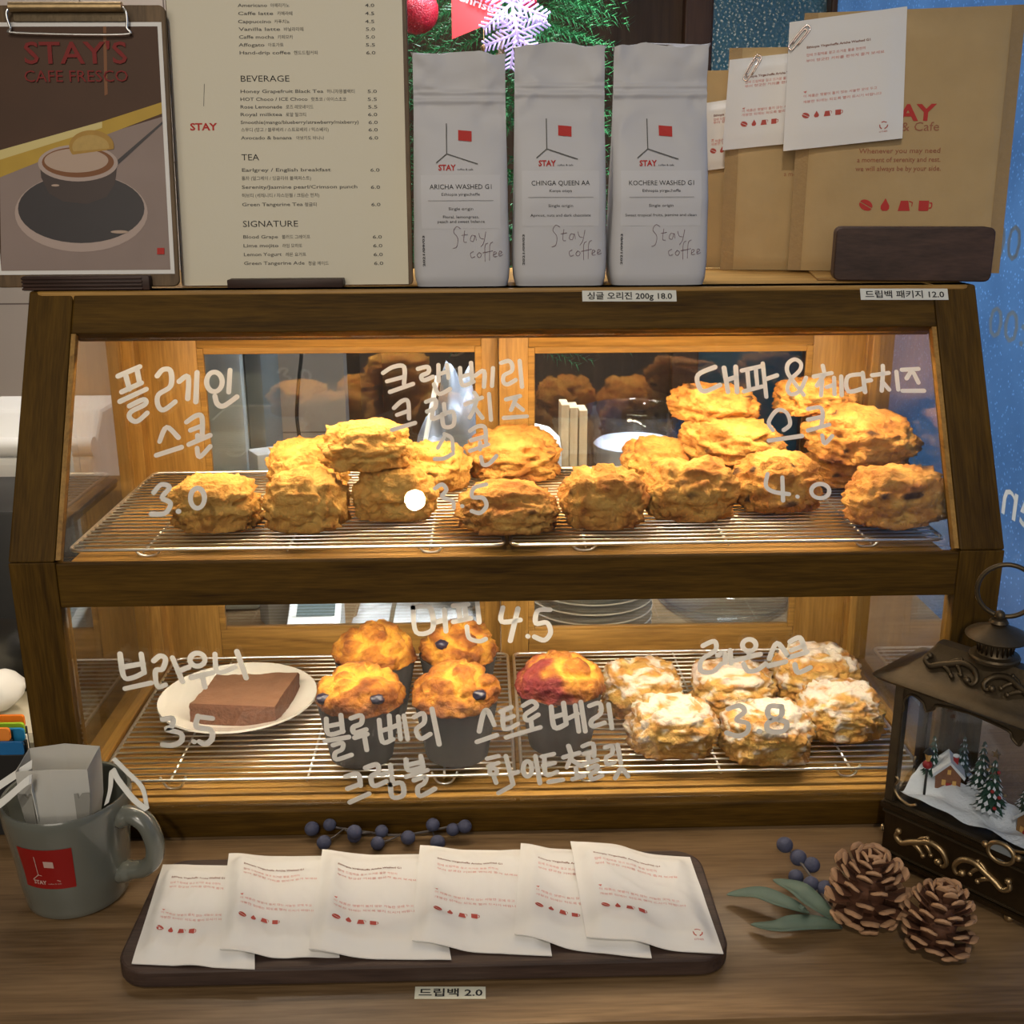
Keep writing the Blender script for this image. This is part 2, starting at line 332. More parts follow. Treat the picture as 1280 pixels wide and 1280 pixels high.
def win_text(name, txt, u0, u1, v, hpx, cols=M_vinyl, lab=None):
    a = at_pl(u0, v, Vector((WX, 0, 0)), Vector((1, 0, 0))); b = at_pl(u1, v, Vector((WX, 0, 0)), Vector((1, 0, 0)))
    c = at_pl(u0, v-hpx, Vector((WX, 0, 0)), Vector((1, 0, 0))); hh = (c.z-a.z)
    mb = MB(); wd = abs(b.y-a.y)
    fn = lambda x, y: Vector((WX-.0008, a.y-x, a.z+y))
    fn2 = lambda x, y: fn(wd-x, y)      # seen from the room the vinyl reads backwards
    mb.text(txt, hh/.72, fn2, 0, 0, width=wd)
    return mb.build(name, cols, win)
win_text('window_lettering', '00', 1240, 1276, 322, 46); win_text('window_lettering', '00:00', 1236, 1330, 420, 42)
win_text('window_lettering', 'en', 1254, 1300, 642, 56, mat('bright_vinyl', (.6, .68, .75, 1), .6)); win_text('window_lettering', 'stay', 1141, 1180, 592, 34)
# counter
ctr = thing('serving_counter', 'brown wooden counter that everything stands on', 'counter', (0, .2, 0))
MB().rbox((-1.1, -.243, -.035), (WX-.004, .78, 0), .003, 2).build('countertop', M_counter, ctr, 40)
MB().box((-1.08, -.2, -.9), (WX-.006, .77, -.036)).build('counter_body', M_darkwall, ctr)

# ------------------------------------------------------------------ display case
case = thing('display_case', 'oak framed glass pastry display case with sloping front and handwritten menu lettering', 'display case', (0, .17, 0))
X = lambda y, z, x: Vector((x, y, z))
T = .022
sl = Vector((DY, TOP-H)).normalized(); nrm = Vector((sl.y, -sl.x))   # slope dir (y,z), inward normal (y+,z-)
def on_slope(t, d=0): return (sl.x*t+nrm.x*d, H+sl.y*t+nrm.y*d)      # (y,z)
SLEN = math.hypot(DY, TOP-H)
kn = (T, H-T*math.tan(math.atan2(sl.x, sl.y)/2))
for sx, nm in ((-1, 'left'), (1, 'right')):
    a, b = sx*HW, sx*(HW-.039)
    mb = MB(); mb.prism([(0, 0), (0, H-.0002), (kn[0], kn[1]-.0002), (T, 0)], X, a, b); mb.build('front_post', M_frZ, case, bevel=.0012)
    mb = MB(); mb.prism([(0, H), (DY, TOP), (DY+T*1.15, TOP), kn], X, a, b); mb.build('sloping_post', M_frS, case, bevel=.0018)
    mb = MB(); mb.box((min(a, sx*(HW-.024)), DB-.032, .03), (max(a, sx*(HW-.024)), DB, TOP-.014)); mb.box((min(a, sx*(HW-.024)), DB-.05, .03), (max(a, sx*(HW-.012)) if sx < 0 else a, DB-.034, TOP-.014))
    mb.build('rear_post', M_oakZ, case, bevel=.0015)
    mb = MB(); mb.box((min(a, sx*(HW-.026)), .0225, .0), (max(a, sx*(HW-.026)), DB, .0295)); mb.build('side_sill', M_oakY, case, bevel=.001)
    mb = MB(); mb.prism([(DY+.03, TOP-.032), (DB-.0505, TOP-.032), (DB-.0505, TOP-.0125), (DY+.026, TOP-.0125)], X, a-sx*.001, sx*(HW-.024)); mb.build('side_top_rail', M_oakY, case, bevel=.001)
    mb = MB(); mb.prism([(T+.001, .03), (T+.001, H-.012), (DY+.026, TOP-.033), (DB-.051, TOP-.033), (DB-.051, .03)], X, sx*(HW-.012), sx*(HW-.016)); mb.build('side_pane', M_sideglass, case)
g0, g1 = .002, .2045       # sloping pane start/end along slope
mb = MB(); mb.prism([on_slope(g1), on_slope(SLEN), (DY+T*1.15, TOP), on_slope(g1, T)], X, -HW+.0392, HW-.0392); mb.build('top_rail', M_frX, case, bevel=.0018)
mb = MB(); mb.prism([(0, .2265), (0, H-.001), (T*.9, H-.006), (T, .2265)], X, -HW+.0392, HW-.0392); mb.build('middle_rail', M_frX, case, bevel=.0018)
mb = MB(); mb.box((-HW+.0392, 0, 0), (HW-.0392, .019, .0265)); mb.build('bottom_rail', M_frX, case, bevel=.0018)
# thin lit bead round the sloping pane
for sx in (-1, 1):
    mb = MB(); mb.prism([on_slope(g0, .001), on_slope(g1, .001), on_slope(g1, .0075), on_slope(g0, .0075)], X, sx*(HW-.0395), sx*(HW-.0435))
    mb.build('glazing_bead', M_oakY, case)
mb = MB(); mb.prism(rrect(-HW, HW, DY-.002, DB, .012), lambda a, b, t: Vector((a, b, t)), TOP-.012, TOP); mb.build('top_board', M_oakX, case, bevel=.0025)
mb = MB()
mb.box((-HW+.027, .0195, .0), (HW-.027, DB, .0215))
for i in range(5): mb.rbox((-HW+.027, .0195+i*.0121, .0216), (HW-.027, .0195+i*.0121+.0115, .0262+.0006*(i % 2)), .001)
mb.rbox((-HW+.027, .081, .0216), (HW-.027, DB-.04, .0262), .001)
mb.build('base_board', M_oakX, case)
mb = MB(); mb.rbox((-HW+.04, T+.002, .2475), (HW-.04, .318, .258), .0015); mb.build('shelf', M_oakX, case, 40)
mb = MB(); mb.prism([on_slope(g0+.004, .009), on_slope(g1-.001, .009), on_slope(g1-.001, .013), on_slope(g0+.004, .013)], X, -HW+.0398, HW-.0398); up_pane = mb.build('upper_front_pane', M_glass, case)
mb = MB(); mb.box((-HW+.0396, .0085, .0268), (HW-.0396, .0125, .226)); lo_pane = mb.build('lower_front_pane', M_glass, case)
mb = MB(); mb.rbox((-.375, .125, .4475), (.375, .137, .4525), .001); mb.build('light_strip', M_led, case)
mb = MB(); mb.rbox((-.375, .0265, .2425), (.375, .0375, .2470), .001); mb.build('light_strip', M_led, case)
# sliding rear doors
def door(x0, x1, p0, p1, y0, y1):
    z0, z1, q0, q1 = .024, TOP-.0125, .064, .3985
    mb = MB()
    mb.rbox((p0, y0, q1), (p1, y1, z1), .0015); d = mb.build('rear_door', M_oakX, case, 40)
    for a, b in (((x0, y0, z0), (p0, y1, z1)), ((p1, y0, z0), (x1, y1, z1))): mb = MB(); mb.rbox(a, b, .0015); mb.build('door_stile', M_oakZ, d, 40)
    mb = MB(); mb.rbox((p0, y0, z0), (p1, y1, q0), .0015); mb.build('door_rail', M_oakX, d, 40)
    mb = MB(); t = .007; yy = y0-.0005
    for a, b in (((p0-.0005, yy, q0-.0005), (p0+t, yy+.006, q1)), ((p1-t, yy, q0), (p1+.0005, yy+.006, q1)), ((p0+t, yy, q0-.0005), (p1-t, yy+.006, q0+t*.6)), ((p0+t, yy, q1-t), (p1-t, yy+.006, q1+.0005))): mb.box(a, b)
    mb.build('door_bead', M_oakX, d, bevel=.001)
    MB().box((p0+.001, y0+.007, q0+.001), (p1-.001, y0+.011, q1-.001)).build('door_pane', M_doorglass, d)
door(-.402, -.0055, -.338, -.0245, .338, .3515)
door(-.005, .402, .0275, .3425, .3235, .337)

# ------------------------------------------------------------------ handwritten marker lettering on the glass
def strokes(name, pane, box, segs, wpx=6.6, slope=True, lab=None):
    ox, oy, sc = box
    if slope:
        y0, z0 = on_slope(0, .0086); P = Vector((0, y0, z0)); n = Vector((0, -nrm.x, -nrm.y))
    else: P = Vector((0, .0082, 0)); n = Vector((0, -1, 0))
    mb = MB()
    for k, sg in enumerate(segs):
        closed = isinstance(sg, tuple)
        pts = [Vector((ox+a*sc, oy+b*sc)) for a, b in sg]
        if len(pts) == 1: pts = [pts[0], pts[0]+Vector((.6, .3))]
        pts = smooth_path([Vector((p.x, p.y, 0)) for p in pts], 5, closed)
        W3 = [at_pl(p.x, p.y, P, n) for p in pts]
        r = wpx*.5*(W3[0]-CAM).length/F_PX
        mb_off = n*(.00012*(k % 4))
        W3 = [p+mb_off for p in W3]
        K = len(W3); L = []; R = []
        for i, p in enumerate(W3):
            a = W3[i-1] if i or closed else p; b = W3[(i+1) % K] if i < K-1 or closed else p
            t = (b-a).normalized(); sdir = t.cross(n).normalized(); rr = r*(.93+.12*noise.noise(p*60))
            L.append(p+sdir*rr); R.append(p-sdir*rr)
        fs = [(i, (i+1) % K, K+(i+1) % K, K+i) for i in range(K if closed else K-1)]
        mb.add(L+R, fs)
        if not closed:
            for e, q in ((0, 1), (K-1, K-2)):
                t = (W3[e]-W3[q]).normalized(); sdir = t.cross(n).normalized(); rr = (L[e]-W3[e]).length
                fan = [W3[e]+sdir*rr*math.cos(PI*j/8)+t*rr*math.sin(PI*j/8) for j in range(9)]
                mb.add(fan, [tuple(range(9))])
    o = mb.build(name, M_marker, pane)
    if lab: o['label'] = lab
    return o
E5 = (160, 420, .2031); EA = (0, 340, .3125); EB = (380, 400, .25); EC = (640, 400, .25); ED = (900, 340, .297); E3 = (0, 340, .2344)
EE = (0, 680, .3125); EF = (360, 720, .28125); EG = (620, 720, .28125); EH = (900, 680, .4064)
def oval(cx, cy, rx, ry, n=10, a=0): return tuple((cx+rx*math.cos(2*PI*i/n+a), cy+ry*math.sin(2*PI*i/n+a)) for i in range(n))
strokes('lettering', up_pane, E3, [[(630,555),(745,505)],[(672,555),(690,625)],[(732,525),(745,592)],[(650,640),(755,592)],[(640,690),(780,625)],[(690,715),(765,680),(775,705),(700,745),(692,778),(730,797),(785,752)]])
strokes('lettering', up_pane, E5, [[(180,245),(215,207),(262,215),(262,308),(187,362),(185,428),(220,455),(290,405)],[(315,280),(370,250),(368,385)],[(425,225),(418,405)],oval(532,283,48,60,10,.5),[(628,210),(620,345)],[(535,370),(550,418),(590,430),(670,375)],[(195,650),(238,562),(310,625)],[(175,735),(330,685)],[(360,530),(420,490),(455,500),(457,610)],[(385,580),(450,555)],[(428,612),(430,645)],[(375,668),(505,612)],[(425,690),(440,745),(505,680)]])
strokes('lettering', up_pane, EA, [[(615,882),(645,850),(678,862),(648,902),(682,925),(660,965),(605,968)],[(713,957)],oval(790,905,28,40,10,.3)])
strokes('lettering', up_pane, EB, [[(395,265),(445,235),(500,235),(500,320)],[(415,307),(497,285)],[(430,360),(545,320)],[(570,245),(618,235),(622,262),(588,280),(598,302),(645,285)],[(672,225),(673,305)],[(672,272),(715,258)],[(715,225),(722,290)],[(650,322),(675,370),(730,345)],[(780,240),(792,325),(848,308)],[(835,215),(842,310)],[(785,285),(838,268)],[(855,280),(900,255),(900,335)],[(945,240),(940,330)],[(985,215),(1022,205),(1040,222),(1038,255),(1000,277),(997,310),(1018,322),(1058,300)],[(1078,205),(1090,335)]], 5.8)
strokes('lettering', up_pane, EB, [[(450,440),(490,405),(520,408),(525,492)],[(465,475),(520,455)],[(440,550),(555,515)],[(610,410),(655,398),(655,440),(615,458)],[(615,458),(645,450),(640,492),(685,480)],[(700,420),(705,470)],[(690,472),(700,532),(747,525),(745,462),(690,472)],[(852,365),(868,388)],[(805,422),(890,388)],[(865,395),(850,445),(828,488)],[(855,440),(892,490)],[(925,370),(935,500)],[(1010,397),(1080,380)],[(1062,388),(1035,450)],[(1052,415),(1095,450)],[(1000,490),(1115,482)]], 5.8)
strokes('lettering', up_pane, EB, [[(670,640),(700,585)],[(702,570),(738,592),(745,650)],[(655,695),(700,692),(745,668)],[(830,555),(870,532),(905,540),(910,612)],[(835,602),(905,582)],[(880,612),(880,648)],[(830,655),(922,622)],[(885,685),(895,722),(925,720),(962,680)],[(655,842),(690,822),(712,850),(690,885),(742,905),(748,940)],[(790,930)],[(912,822),(850,840),(842,885),(895,890),(912,930),(880,965),(838,955)]], 5.6)
strokes('lettering', up_pane, EC, [[(1015,235),(930,275),(938,340),(970,355),(1040,325)],[(1060,240),(1080,360)],[(1075,300),(1120,285)],[(1118,235),(1125,360)]], 6.4)
strokes('lettering', up_pane, ED, [[(92,415),(180,395)],[(115,415),(122,492)],[(150,405),(157,482)],[(100,503),(178,482)],[(180,385),(195,525)],[(190,452),(240,435)],[(362,445),(335,500),(300,515),(283,490),(300,450),(335,415),(340,385),(315,368),(287,385),(283,420),(310,462),(352,517)],[(432,395),(437,418)],[(395,440),(470,425)],[(440,430),(408,478)],[(430,460),(425,520)],[(448,485),(480,475)],[(480,445),(482,515)],[(510,440),(512,518)],[(600,430),(537,442),(540,502),(605,490)],[(600,425),(610,505)],[(605,460),(635,455)],[(685,395),(686,422)],[(640,435),(710,425)],[(685,430),(680,500)],[(682,460),(712,495)],[(742,420),(750,495)],[(765,412),(835,408)],[(808,412),(785,448)],[(815,425),(835,465)],[(768,500),(858,500)]], 5.6)
strokes('lettering', up_pane, ED, [[(222,665),(205,632),(240,582),(280,592),(295,640),(268,665)],[(205,710),(345,690)],[(370,577),(420,570),(432,600),(425,652)],[(370,622),(430,610)],[(370,667),(460,642)],[(430,688),(440,722),(472,690)],[(200,850),(193,900),(225,925),(290,935)],[(262,865),(265,962)],[(325,945)],oval(422,922,38,30,10,.6)], 5.6)
strokes('lettering', lo_pane, EE, [[(480,440),(495,530),(530,535),(575,515)],[(565,440),(577,515)],[(490,492),(573,478)],[(500,578),(605,555)],[(615,467),(640,448),(662,460),(650,500),(622,508),(630,570),(662,563)],[(690,455),(730,550)],[(712,510),(755,492)],oval(790,462,30,26),[(765,535),(850,515)],[(810,530),(820,572)],[(860,440),(872,512),(940,492)],[(948,430),(985,535)],[(650,702),(690,697),(688,728),(665,742),(722,757),(725,788),(690,805),(650,803)],[(775,790)],[(792,688),(786,732),(842,742),(848,778),(822,800),(798,790)],[(792,690),(850,697)]], 7, False)
strokes('lettering', lo_pane, EF, [[(555,140),(570,250),(642,237),(630,140),(555,140)],[(650,207),(695,195)],[(695,150),(702,245)],[(735,132),(800,125)],[(758,135),(765,192)],[(785,130),(792,187)],[(735,203),(812,187)],[(840,110),(850,205)],[(795,225),(805,275),(850,290),(878,280)],[(955,140),(950,202),(1032,195)],[(1022,145),(988,287)],[(1065,267)],[(1165,150),(1110,155),(1102,210),(1150,207),(1167,250),(1140,285),(1095,270)]], 6.8, False)
strokes('lettering', lo_pane, EF, [[(170,635),(180,702),(245,690)],[(235,618),(243,692)],[(175,667),(240,655)],[(165,732),(270,715)],[(200,752),(242,742),(240,770),(210,787),(215,815),(282,795)],[(280,632),(325,620),(325,655),(290,672),(297,697),(347,682)],[(297,718),(352,702)],[(340,712),(350,772)],[(405,640),(420,737),(467,725)],[(450,620),(457,722)],[(415,687),(452,677)],[(462,672),(495,660)],[(490,625),(500,725)],[(515,620),(532,725)],[(560,627),(600,610),(605,650),(570,682),(590,722),(632,702)],[(640,590),(672,747)]], 6.8, False)
strokes('lettering', lo_pane, EF, [[(255,892),(310,880),(322,932)],[(265,945),(320,925)],[(275,1005),(360,967)],[(345,852),(395,837),(400,870),(370,892),(382,932),(437,912)],[(415,882),(455,870)],[(455,840),(465,920)],[(455,927),(465,982),(512,972),(505,920),(455,927)],[(525,815),(535,862),(602,847)],[(590,800),(600,845)],[(530,840),(597,825)],[(525,892),(620,862)],[(560,907),(612,892),(605,920),(577,940),(587,977),(652,945)]], 6.8, False)
strokes('lettering', lo_pane, EF, [[(850,690),(868,612),(888,600),(917,662)],[(840,737),(927,707)],[(945,602),(992,582)],[(952,642),(1002,622)],[(955,605),(962,680),(1022,657)],[(970,717),(1037,697)]], 6.8, False)
strokes('lettering', lo_pane, EG, [[(120,577),(160,557),(180,580),(130,617),(140,642),(187,617)],[(155,642),(160,677)],[(110,697),(197,672)],[(245,580),(260,672),(312,657)],[(300,565),(312,657)],[(255,627),(307,612)],[(322,632),(362,612)],[(352,575),(368,690)],[(377,560),(397,690)],[(415,577),(460,565),(465,610),(425,642),(430,667),(482,652)],[(500,570),(515,675)]], 6.8, False)
strokes('lettering', lo_pane, EF, [[(885,812),(935,800)],[(890,845),(935,830)],oval(912,868,16,14),[(915,890),(925,918)],[(935,965),(990,935)],[(968,800),(1000,925)],[(985,882),(1022,870)]], 6.4, False)
strokes('lettering', lo_pane, EG, [oval(140,857,19,34),[(175,800),(195,920)],[(205,802),(257,790)],[(210,842),(260,830)],[(215,800),(222,882),(272,870)],[(235,915),(297,905)],[(322,755),(332,785)],[(300,805),(370,785)],[(337,800),(315,850)],[(340,820),(380,845)],[(355,852),(360,890)],[(340,902),(392,887)],[(385,757),(430,745),(435,800)],[(390,790),(430,780)],[(410,802),(412,827)],[(385,837),(450,817)],[(410,857),(450,842),(445,865),(420,882),(430,902),(472,887)],[(485,762),(515,755),(515,790),(490,807),(495,837),(527,827)],[(540,750),(555,832)],[(530,897),(557,855),(587,890)]], 6.4, False)
strokes('lettering', lo_pane, EG, [[(920,310),(970,290),(975,330),(915,372),(910,420),(960,427),(1002,390)],[(985,352),(1015,342),(1020,385)],[(1040,330),(1045,387)],oval(1125,307,30,26),[(1125,335),(1125,357)],[(1065,375),(1175,347)],[(1100,390),(1120,422),(1160,417),(1197,390)]], 6.8, False)
strokes('lettering', lo_pane, EH, [[(152,352),(175,305),(207,342)],[(150,374),(202,362)],[(215,300),(245,288),(260,320)],[(220,326),(258,312)],[(215,348),(268,332)],[(230,370),(240,395),(277,380)],[(25,507),(60,497),(75,515),(50,540),(85,552),(83,578),(55,590),(20,580)],[(120,575)],[(190,500),(152,500),(152,532),(203,548),(195,575),(152,575),(147,550),(187,530),(190,500)]], 7, False)

# ------------------------------------------------------------------ wire racks
def rack(x0, x1, y0, y1, z, feet, label, group):
    t = thing('wire_rack', label, 'cooling rack', ((x0+x1)/2, (y0+y1)/2, z-feet), 0, group)
    mb = MB(); ring = [Vector((a, b, z)) for a, b in rrect(x0, x1, y0, y1, .008, 5)]; mb.tube(ring, .0017, 8, True); mb.build('border_wire', M_steel, t, 180)
    mb = MB(); n = int((y1-y0)/.0105)
    for i in range(1, n): yy = y0+(y1-y0)*i/n; mb.tube([(x0, yy, z+.0006), (x1, yy, z+.0006)], .0010, 6)
    mb.build('wire_grid', M_steel, t, 180)
    mb = MB()
    for k in (.17, .5, .83): xx = x0+(x1-x0)*k; mb.tube([(xx, y0, z-.0022), (xx, y1, z-.0022)], .0012, 6)
    mb.build('support_wire', M_steel, t, 180)
    for k in (.17, .83):
        for yy in (y0+.012, y1-.012):
            xx = x0+(x1-x0)*k; mb = MB(); mb.tube(smooth_path([(xx-.012, yy, z-.003), (xx-.006, yy, z-feet+.0015), (xx+.006, yy, z-feet+.0015), (xx+.012, yy, z-.003)], 4), .0012, 6); mb.build('foot', M_steel, t, 180)
    return t
ZU, ZL = .2685, .0425
g = 'chrome wire racks in the case'
rack(-.384, -.0065, .029, .295, ZU, .0105, 'chrome wire rack under the plain scones on the upper shelf', g)
rack(.0005, .384, .029, .295, ZU, .0105, 'chrome wire rack under the cheddar scones on the upper shelf', g)
rack(-.384, .002, .029, .305, ZL, .0155, 'chrome wire rack under the brownie plate and blueberry muffins', g)
rack(.009, .384, .029, .305, ZL, .0155, 'chrome wire rack under the strawberry muffin and lemon scones', g)
ZU += .0018; ZL += .0018
# ------------------------------------------------------------------ baked goods
def crumb_mat(name, pale, gold, brown, dark, ice=None, rough=.75):
    m, nt, p = base_mat(name)
    at = N(nt, 'ShaderNodeAttribute', attribute_name='crust'); tc = N(nt, 'ShaderNodeTexCoord')
    nz = N(nt, 'ShaderNodeTexNoise'); nz.inputs['Scale'].default_value = 140; nz.inputs['Detail'].default_value = 6; nt.links.new(tc.outputs['Object'], nz.inputs['Vector'])
    a = N(nt, 'ShaderNodeMath', operation='MULTIPLY_ADD'); a.inputs[1].default_value = .5; a.inputs[2].default_value = -.25; nt.links.new(nz.outputs['Fac'], a.inputs[0])
    b = N(nt, 'ShaderNodeMath', operation='ADD'); nt.links.new(a.outputs[0], b.inputs[0]); nt.links.new(at.outputs['Fac'], b.inputs[1])
    cr = N(nt, 'ShaderNodeValToRGB'); e = cr.color_ramp.elements; e[0].position = .12; e[0].color = pale; e[1].position = .9; e[1].color = dark
    for ps, c in ((.40, gold), (.68, brown)): q = e.new(ps); q.color = c
    nt.links.new(b.outputs[0], cr.inputs[0]); last = cr.outputs[0]
    for an, c in (('chip', (.035, .014, .012, 1)), ('ice', (.78, .72, .64, 1)), ('berry', (.17, .010, .028, 1))):
        t = N(nt, 'ShaderNodeAttribute', attribute_name=an); mx = N(nt, 'ShaderNodeMix', data_type='RGBA'); mx.inputs[7].default_value = c
        nt.links.new(t.outputs['Fac'], mx.inputs[0]); nt.links.new(last, mx.inputs[6]); last = mx.outputs[2]
    nt.links.new(last, p.inputs['Base Color']); p.inputs['Roughness'].default_value = rough; p.inputs['Specular IOR Level'].default_value = .3
    p.inputs['Subsurface Weight'].default_value = .12; p.inputs['Subsurface Radius'].default_value = (.006, .003, .001); p.inputs['Subsurface Scale'].default_value = .6
    nb = N(nt, 'ShaderNodeTexNoise'); nb.inputs['Scale'].default_value = 150; nb.inputs['Detail'].default_value = 10; nb.inputs['Roughness'].default_value = .68; nb.inputs['Distortion'].default_value = .6; nt.links.new(tc.outputs['Object'], nb.inputs['Vector'])
    vo = N(nt, 'ShaderNodeTexVoronoi'); vo.inputs['Scale'].default_value = 210; vo.inputs['Randomness'].default_value = 1; nt.links.new(nb.outputs['Color'], vo.inputs['Vector']) if False else nt.links.new(tc.outputs['Object'], vo.inputs['Vector'])
    hs_ = N(nt, 'ShaderNodeMath', operation='MULTIPLY_ADD'); hs_.inputs[1].default_value = -.30; nt.links.new(vo.outputs['Distance'], hs_.inputs[0]); nt.links.new(nb.outputs['Fac'], hs_.inputs[2])
    bp = N(nt, 'ShaderNodeBump'); bp.inputs['Strength'].default_value = 1.0; bp.inputs['Distance'].default_value = .0055; nt.links.new(hs_.outputs[0], bp.inputs['Height']); nt.links.new(bp.outputs[0], p.inputs['Normal'])
    return m
M_scone = crumb_mat('scone_crumb', (.82, .50, .14, 1), (.69, .36, .085, 1), (.44, .18, .038, 1), (.17, .06, .018, 1))
M_cran = crumb_mat('browned_scone_crumb', (.76, .44, .12, 1), (.61, .29, .068, 1), (.38, .14, .032, 1), (.13, .045, .015, 1))
M_lemon = crumb_mat('lemon_scone_crumb', (.62, .38, .11, 1), (.50, .24, .055, 1), (.34, .13, .03, 1), (.3, .12, .035, 1), rough=.5)
M_muffin = crumb_mat('muffin_crumb', (.66, .34, .045, 1), (.44, .17, .024, 1), (.23, .07, .014, 1), (.16, .05, .015, 1), rough=.55)
M_bluebr = mat('blueberry_skin', (.018, .016, .035, 1), .3)
M_cup = mat('dark_muffin_paper', (.05, .048, .05, 1), .7, var=.2, vscale=50)
ss = lambda a, b, x: (lambda t: t*t*(3-2*t))(max(0, min(1, (x-a)/(b-a))))
def lump(seed, w, h, d, kind, sub=5):
    """craggy scone: returns (points with base at z=0, faces, attribute dict)"""
    rnd = random.Random(seed); off = Vector((rnd.uniform(-50, 50), rnd.uniform(-50, 50), rnd.uniform(-50, 50)))
    bm = bmesh.new(); bmesh.ops.create_icosphere(bm, subdivisions=sub, radius=1)
    chips = []
    if kind in ('cran', 'chip'):
        for _ in range(7 if kind == 'cran' else 9):
            a = rnd.uniform(0, 2*PI); z = rnd.uniform(-.3, .85); q = math.sqrt(1-z*z); chips.append((Vector((q*math.cos(a), q*math.sin(a), z)), rnd.uniform(.07, .13)))
    P = []; A = {'crust': [], 'chip': [], 'ice': [], 'berry': []}
    crack = Vector((rnd.uniform(-1, 1), rnd.uniform(-.4, .4), rnd.uniform(.1, .5))).normalized()
    for v in bm.verts:
        n = v.co.normalized()
        # squarish dome with a flat underside
        ex = .72
        s = Vector((math.copysign(abs(n.x)**ex, n.x), math.copysign(abs(n.y)**ex, n.y), n.z))
        s = s*(1/max(1e-6, (abs(s.x)**2.6+abs(s.y)**2.6+abs(s.z)**2.6)**(1/2.6)))
        q = n*1.6+off
        big = noise.fractal(q*.8, 1, 2, 3)*.13
        warp = Vector((noise.noise(q*2+Vector((9, 0, 0))), noise.noise(q*2+Vector((0, 7, 0))), 0))*.35
        rid = (1-abs(noise.noise((q+warp)*2.1)))**3
        strat = math.sin((n.z*9+noise.noise(q*1.3)*3.2))*.5+.5
        fine = noise.fractal(q*5, .9, 2, 4)
        lay = {'plain': .055, 'cran': .03, 'chip': .03, 'lemon': .028}[kind]
        side = 1-ss(.45, .9, abs(n.z))
        f = 1+big+lay*(strat-.5)*2*side-.13*(1-rid)*.9+fine*.075+.045*(1-abs(noise.noise(q*4.3+Vector((2, 8, 1)))))
        # tear across the side showing pale crumb
        tear = max(0, 1-abs(n.dot(crack)-.18+.14*noise.noise(q*1.5))/.13)*(1 if n.z > -.4 else 0)*ss(-.3, .2, noise.noise(q*.9+Vector((3, 3, 3)))+.1)
        f -= .15*tear
        ch = 0
        for c, r in chips:
            dd = (n-c).length
            if dd < r*1.6: k = ss(r*1.25, r*.75, dd); ch = max(ch, k); f += .035*k*(1 if kind == 'chip' else .4)
        co = s*f
        if co.z < -.55: co.z = -.55+(co.z+.55)*.12
        top = ss(.1, .9, n.z)
        cru = .34+.20*noise.fractal(q*1.7, 1, 2, 3)+.16*(rid-.5)+.10*fine+(.20 if kind in ('cran', 'chip') else .06)*ss(-.2, .5, noise.noise(q*1.1+Vector((5, 1, 2))))
        cru += .28*ss(-.25, -.6, n.z)-.34*tear-.10*strat*side
        ic = 0
        if kind == 'lemon':
            ic = ss(.50, .74, .34+.34*n.z+.60*noise.fractal(q*1.9+Vector((4, 4, 4)), .8, 2, 5)); co += s*.018*ic; cru -= .04
            ic *= .80
        P.append(Vector((co.x*w/2, co.y*d/2, (co.z+.55)*h/1.55))); A['crust'].append(max(0, min(1, cru))); A['chip'].append(ch*.92 if kind != 'cran' else ch*.7); A['ice'].append(ic); A['berry'].append(0)
    fs = [tuple(v.index for v in f.verts) for f in bm.faces]; bm.free()
    zmax = max(p.z for p in P)
    for p in P: p.z *= h/zmax
    return P, fs, A
PLACED = []
def drop(P, fs, zfloor, near):
    """lower a mesh straight down until it touches the rack or what lies below"""
    z0 = zfloor+.25-min(p.z for p in P); Q = [p+Vector((0, 0, z0)) for p in P]
    best = min(q.z for q in Q)-zfloor
    mine = BVHTree.FromPolygons(Q, fs)
    for tree, vs in near:
        for q in Q[::2]:
            hit = tree.ray_cast(q, Vector((0, 0, -1)))
            if hit[0] is not None: best = min(best, hit[3])
        for q in vs[::2]:
            hit = mine.ray_cast(q, Vector((0, 0, 1)))
            if hit[0] is not None: best = min(best, hit[3])
    return [q-Vector((0, 0, best-.0004)) for q in Q]
def bake(name, label, cat, group, P, fs, A, m, zfloor, ztarget=None):
    if ztarget is None:          # stands on the rack; eased back or shrunk until it is clear of its neighbours
        zm = min(p.z for p in P); Q = [p+Vector((0, 0, zfloor+.0002-zm)) for p in P]
        for k in range(26):
            mine = BVHTree.FromPolygons(Q, fs)
            if not any(mine.overlap(t_) for t_, _ in PLACED): break
            c = sum(Q, Vector())/len(Q)
            if k < 12: Q = [q+Vector((0, .004, 0)) for q in Q]
            else: Q = [Vector((c.x+(q.x-c.x)*.975, c.y+(q.y-c.y)*.965, zfloor+.0002+(q.z-zfloor-.0002)*.99)) for q in Q]
    else:
        Q = drop(P, fs, zfloor, PLACED); zb = min(q.z for q in Q); dz = min(0, max(ztarget, zb-.012)-zb)
        if dz < 0: Q = [q+Vector((0, 0, dz)) for q in Q]
    c = sum(Q, Vector())/len(Q); b = min(q.z for q in Q)
    o = thing(name, label, cat, (c.x, c.y, b), 0, group) if False else None
    mb = MB(); mb.add([q-Vector((c.x, c.y, b)) for q in Q], fs); o = mb.build(name, m, None, 180, attrs=A)
    o.location = (c.x, c.y, b); tag(o, label, cat, group)
    PLACED.append((BVHTree.FromPolygons(Q, fs), Q)); return o
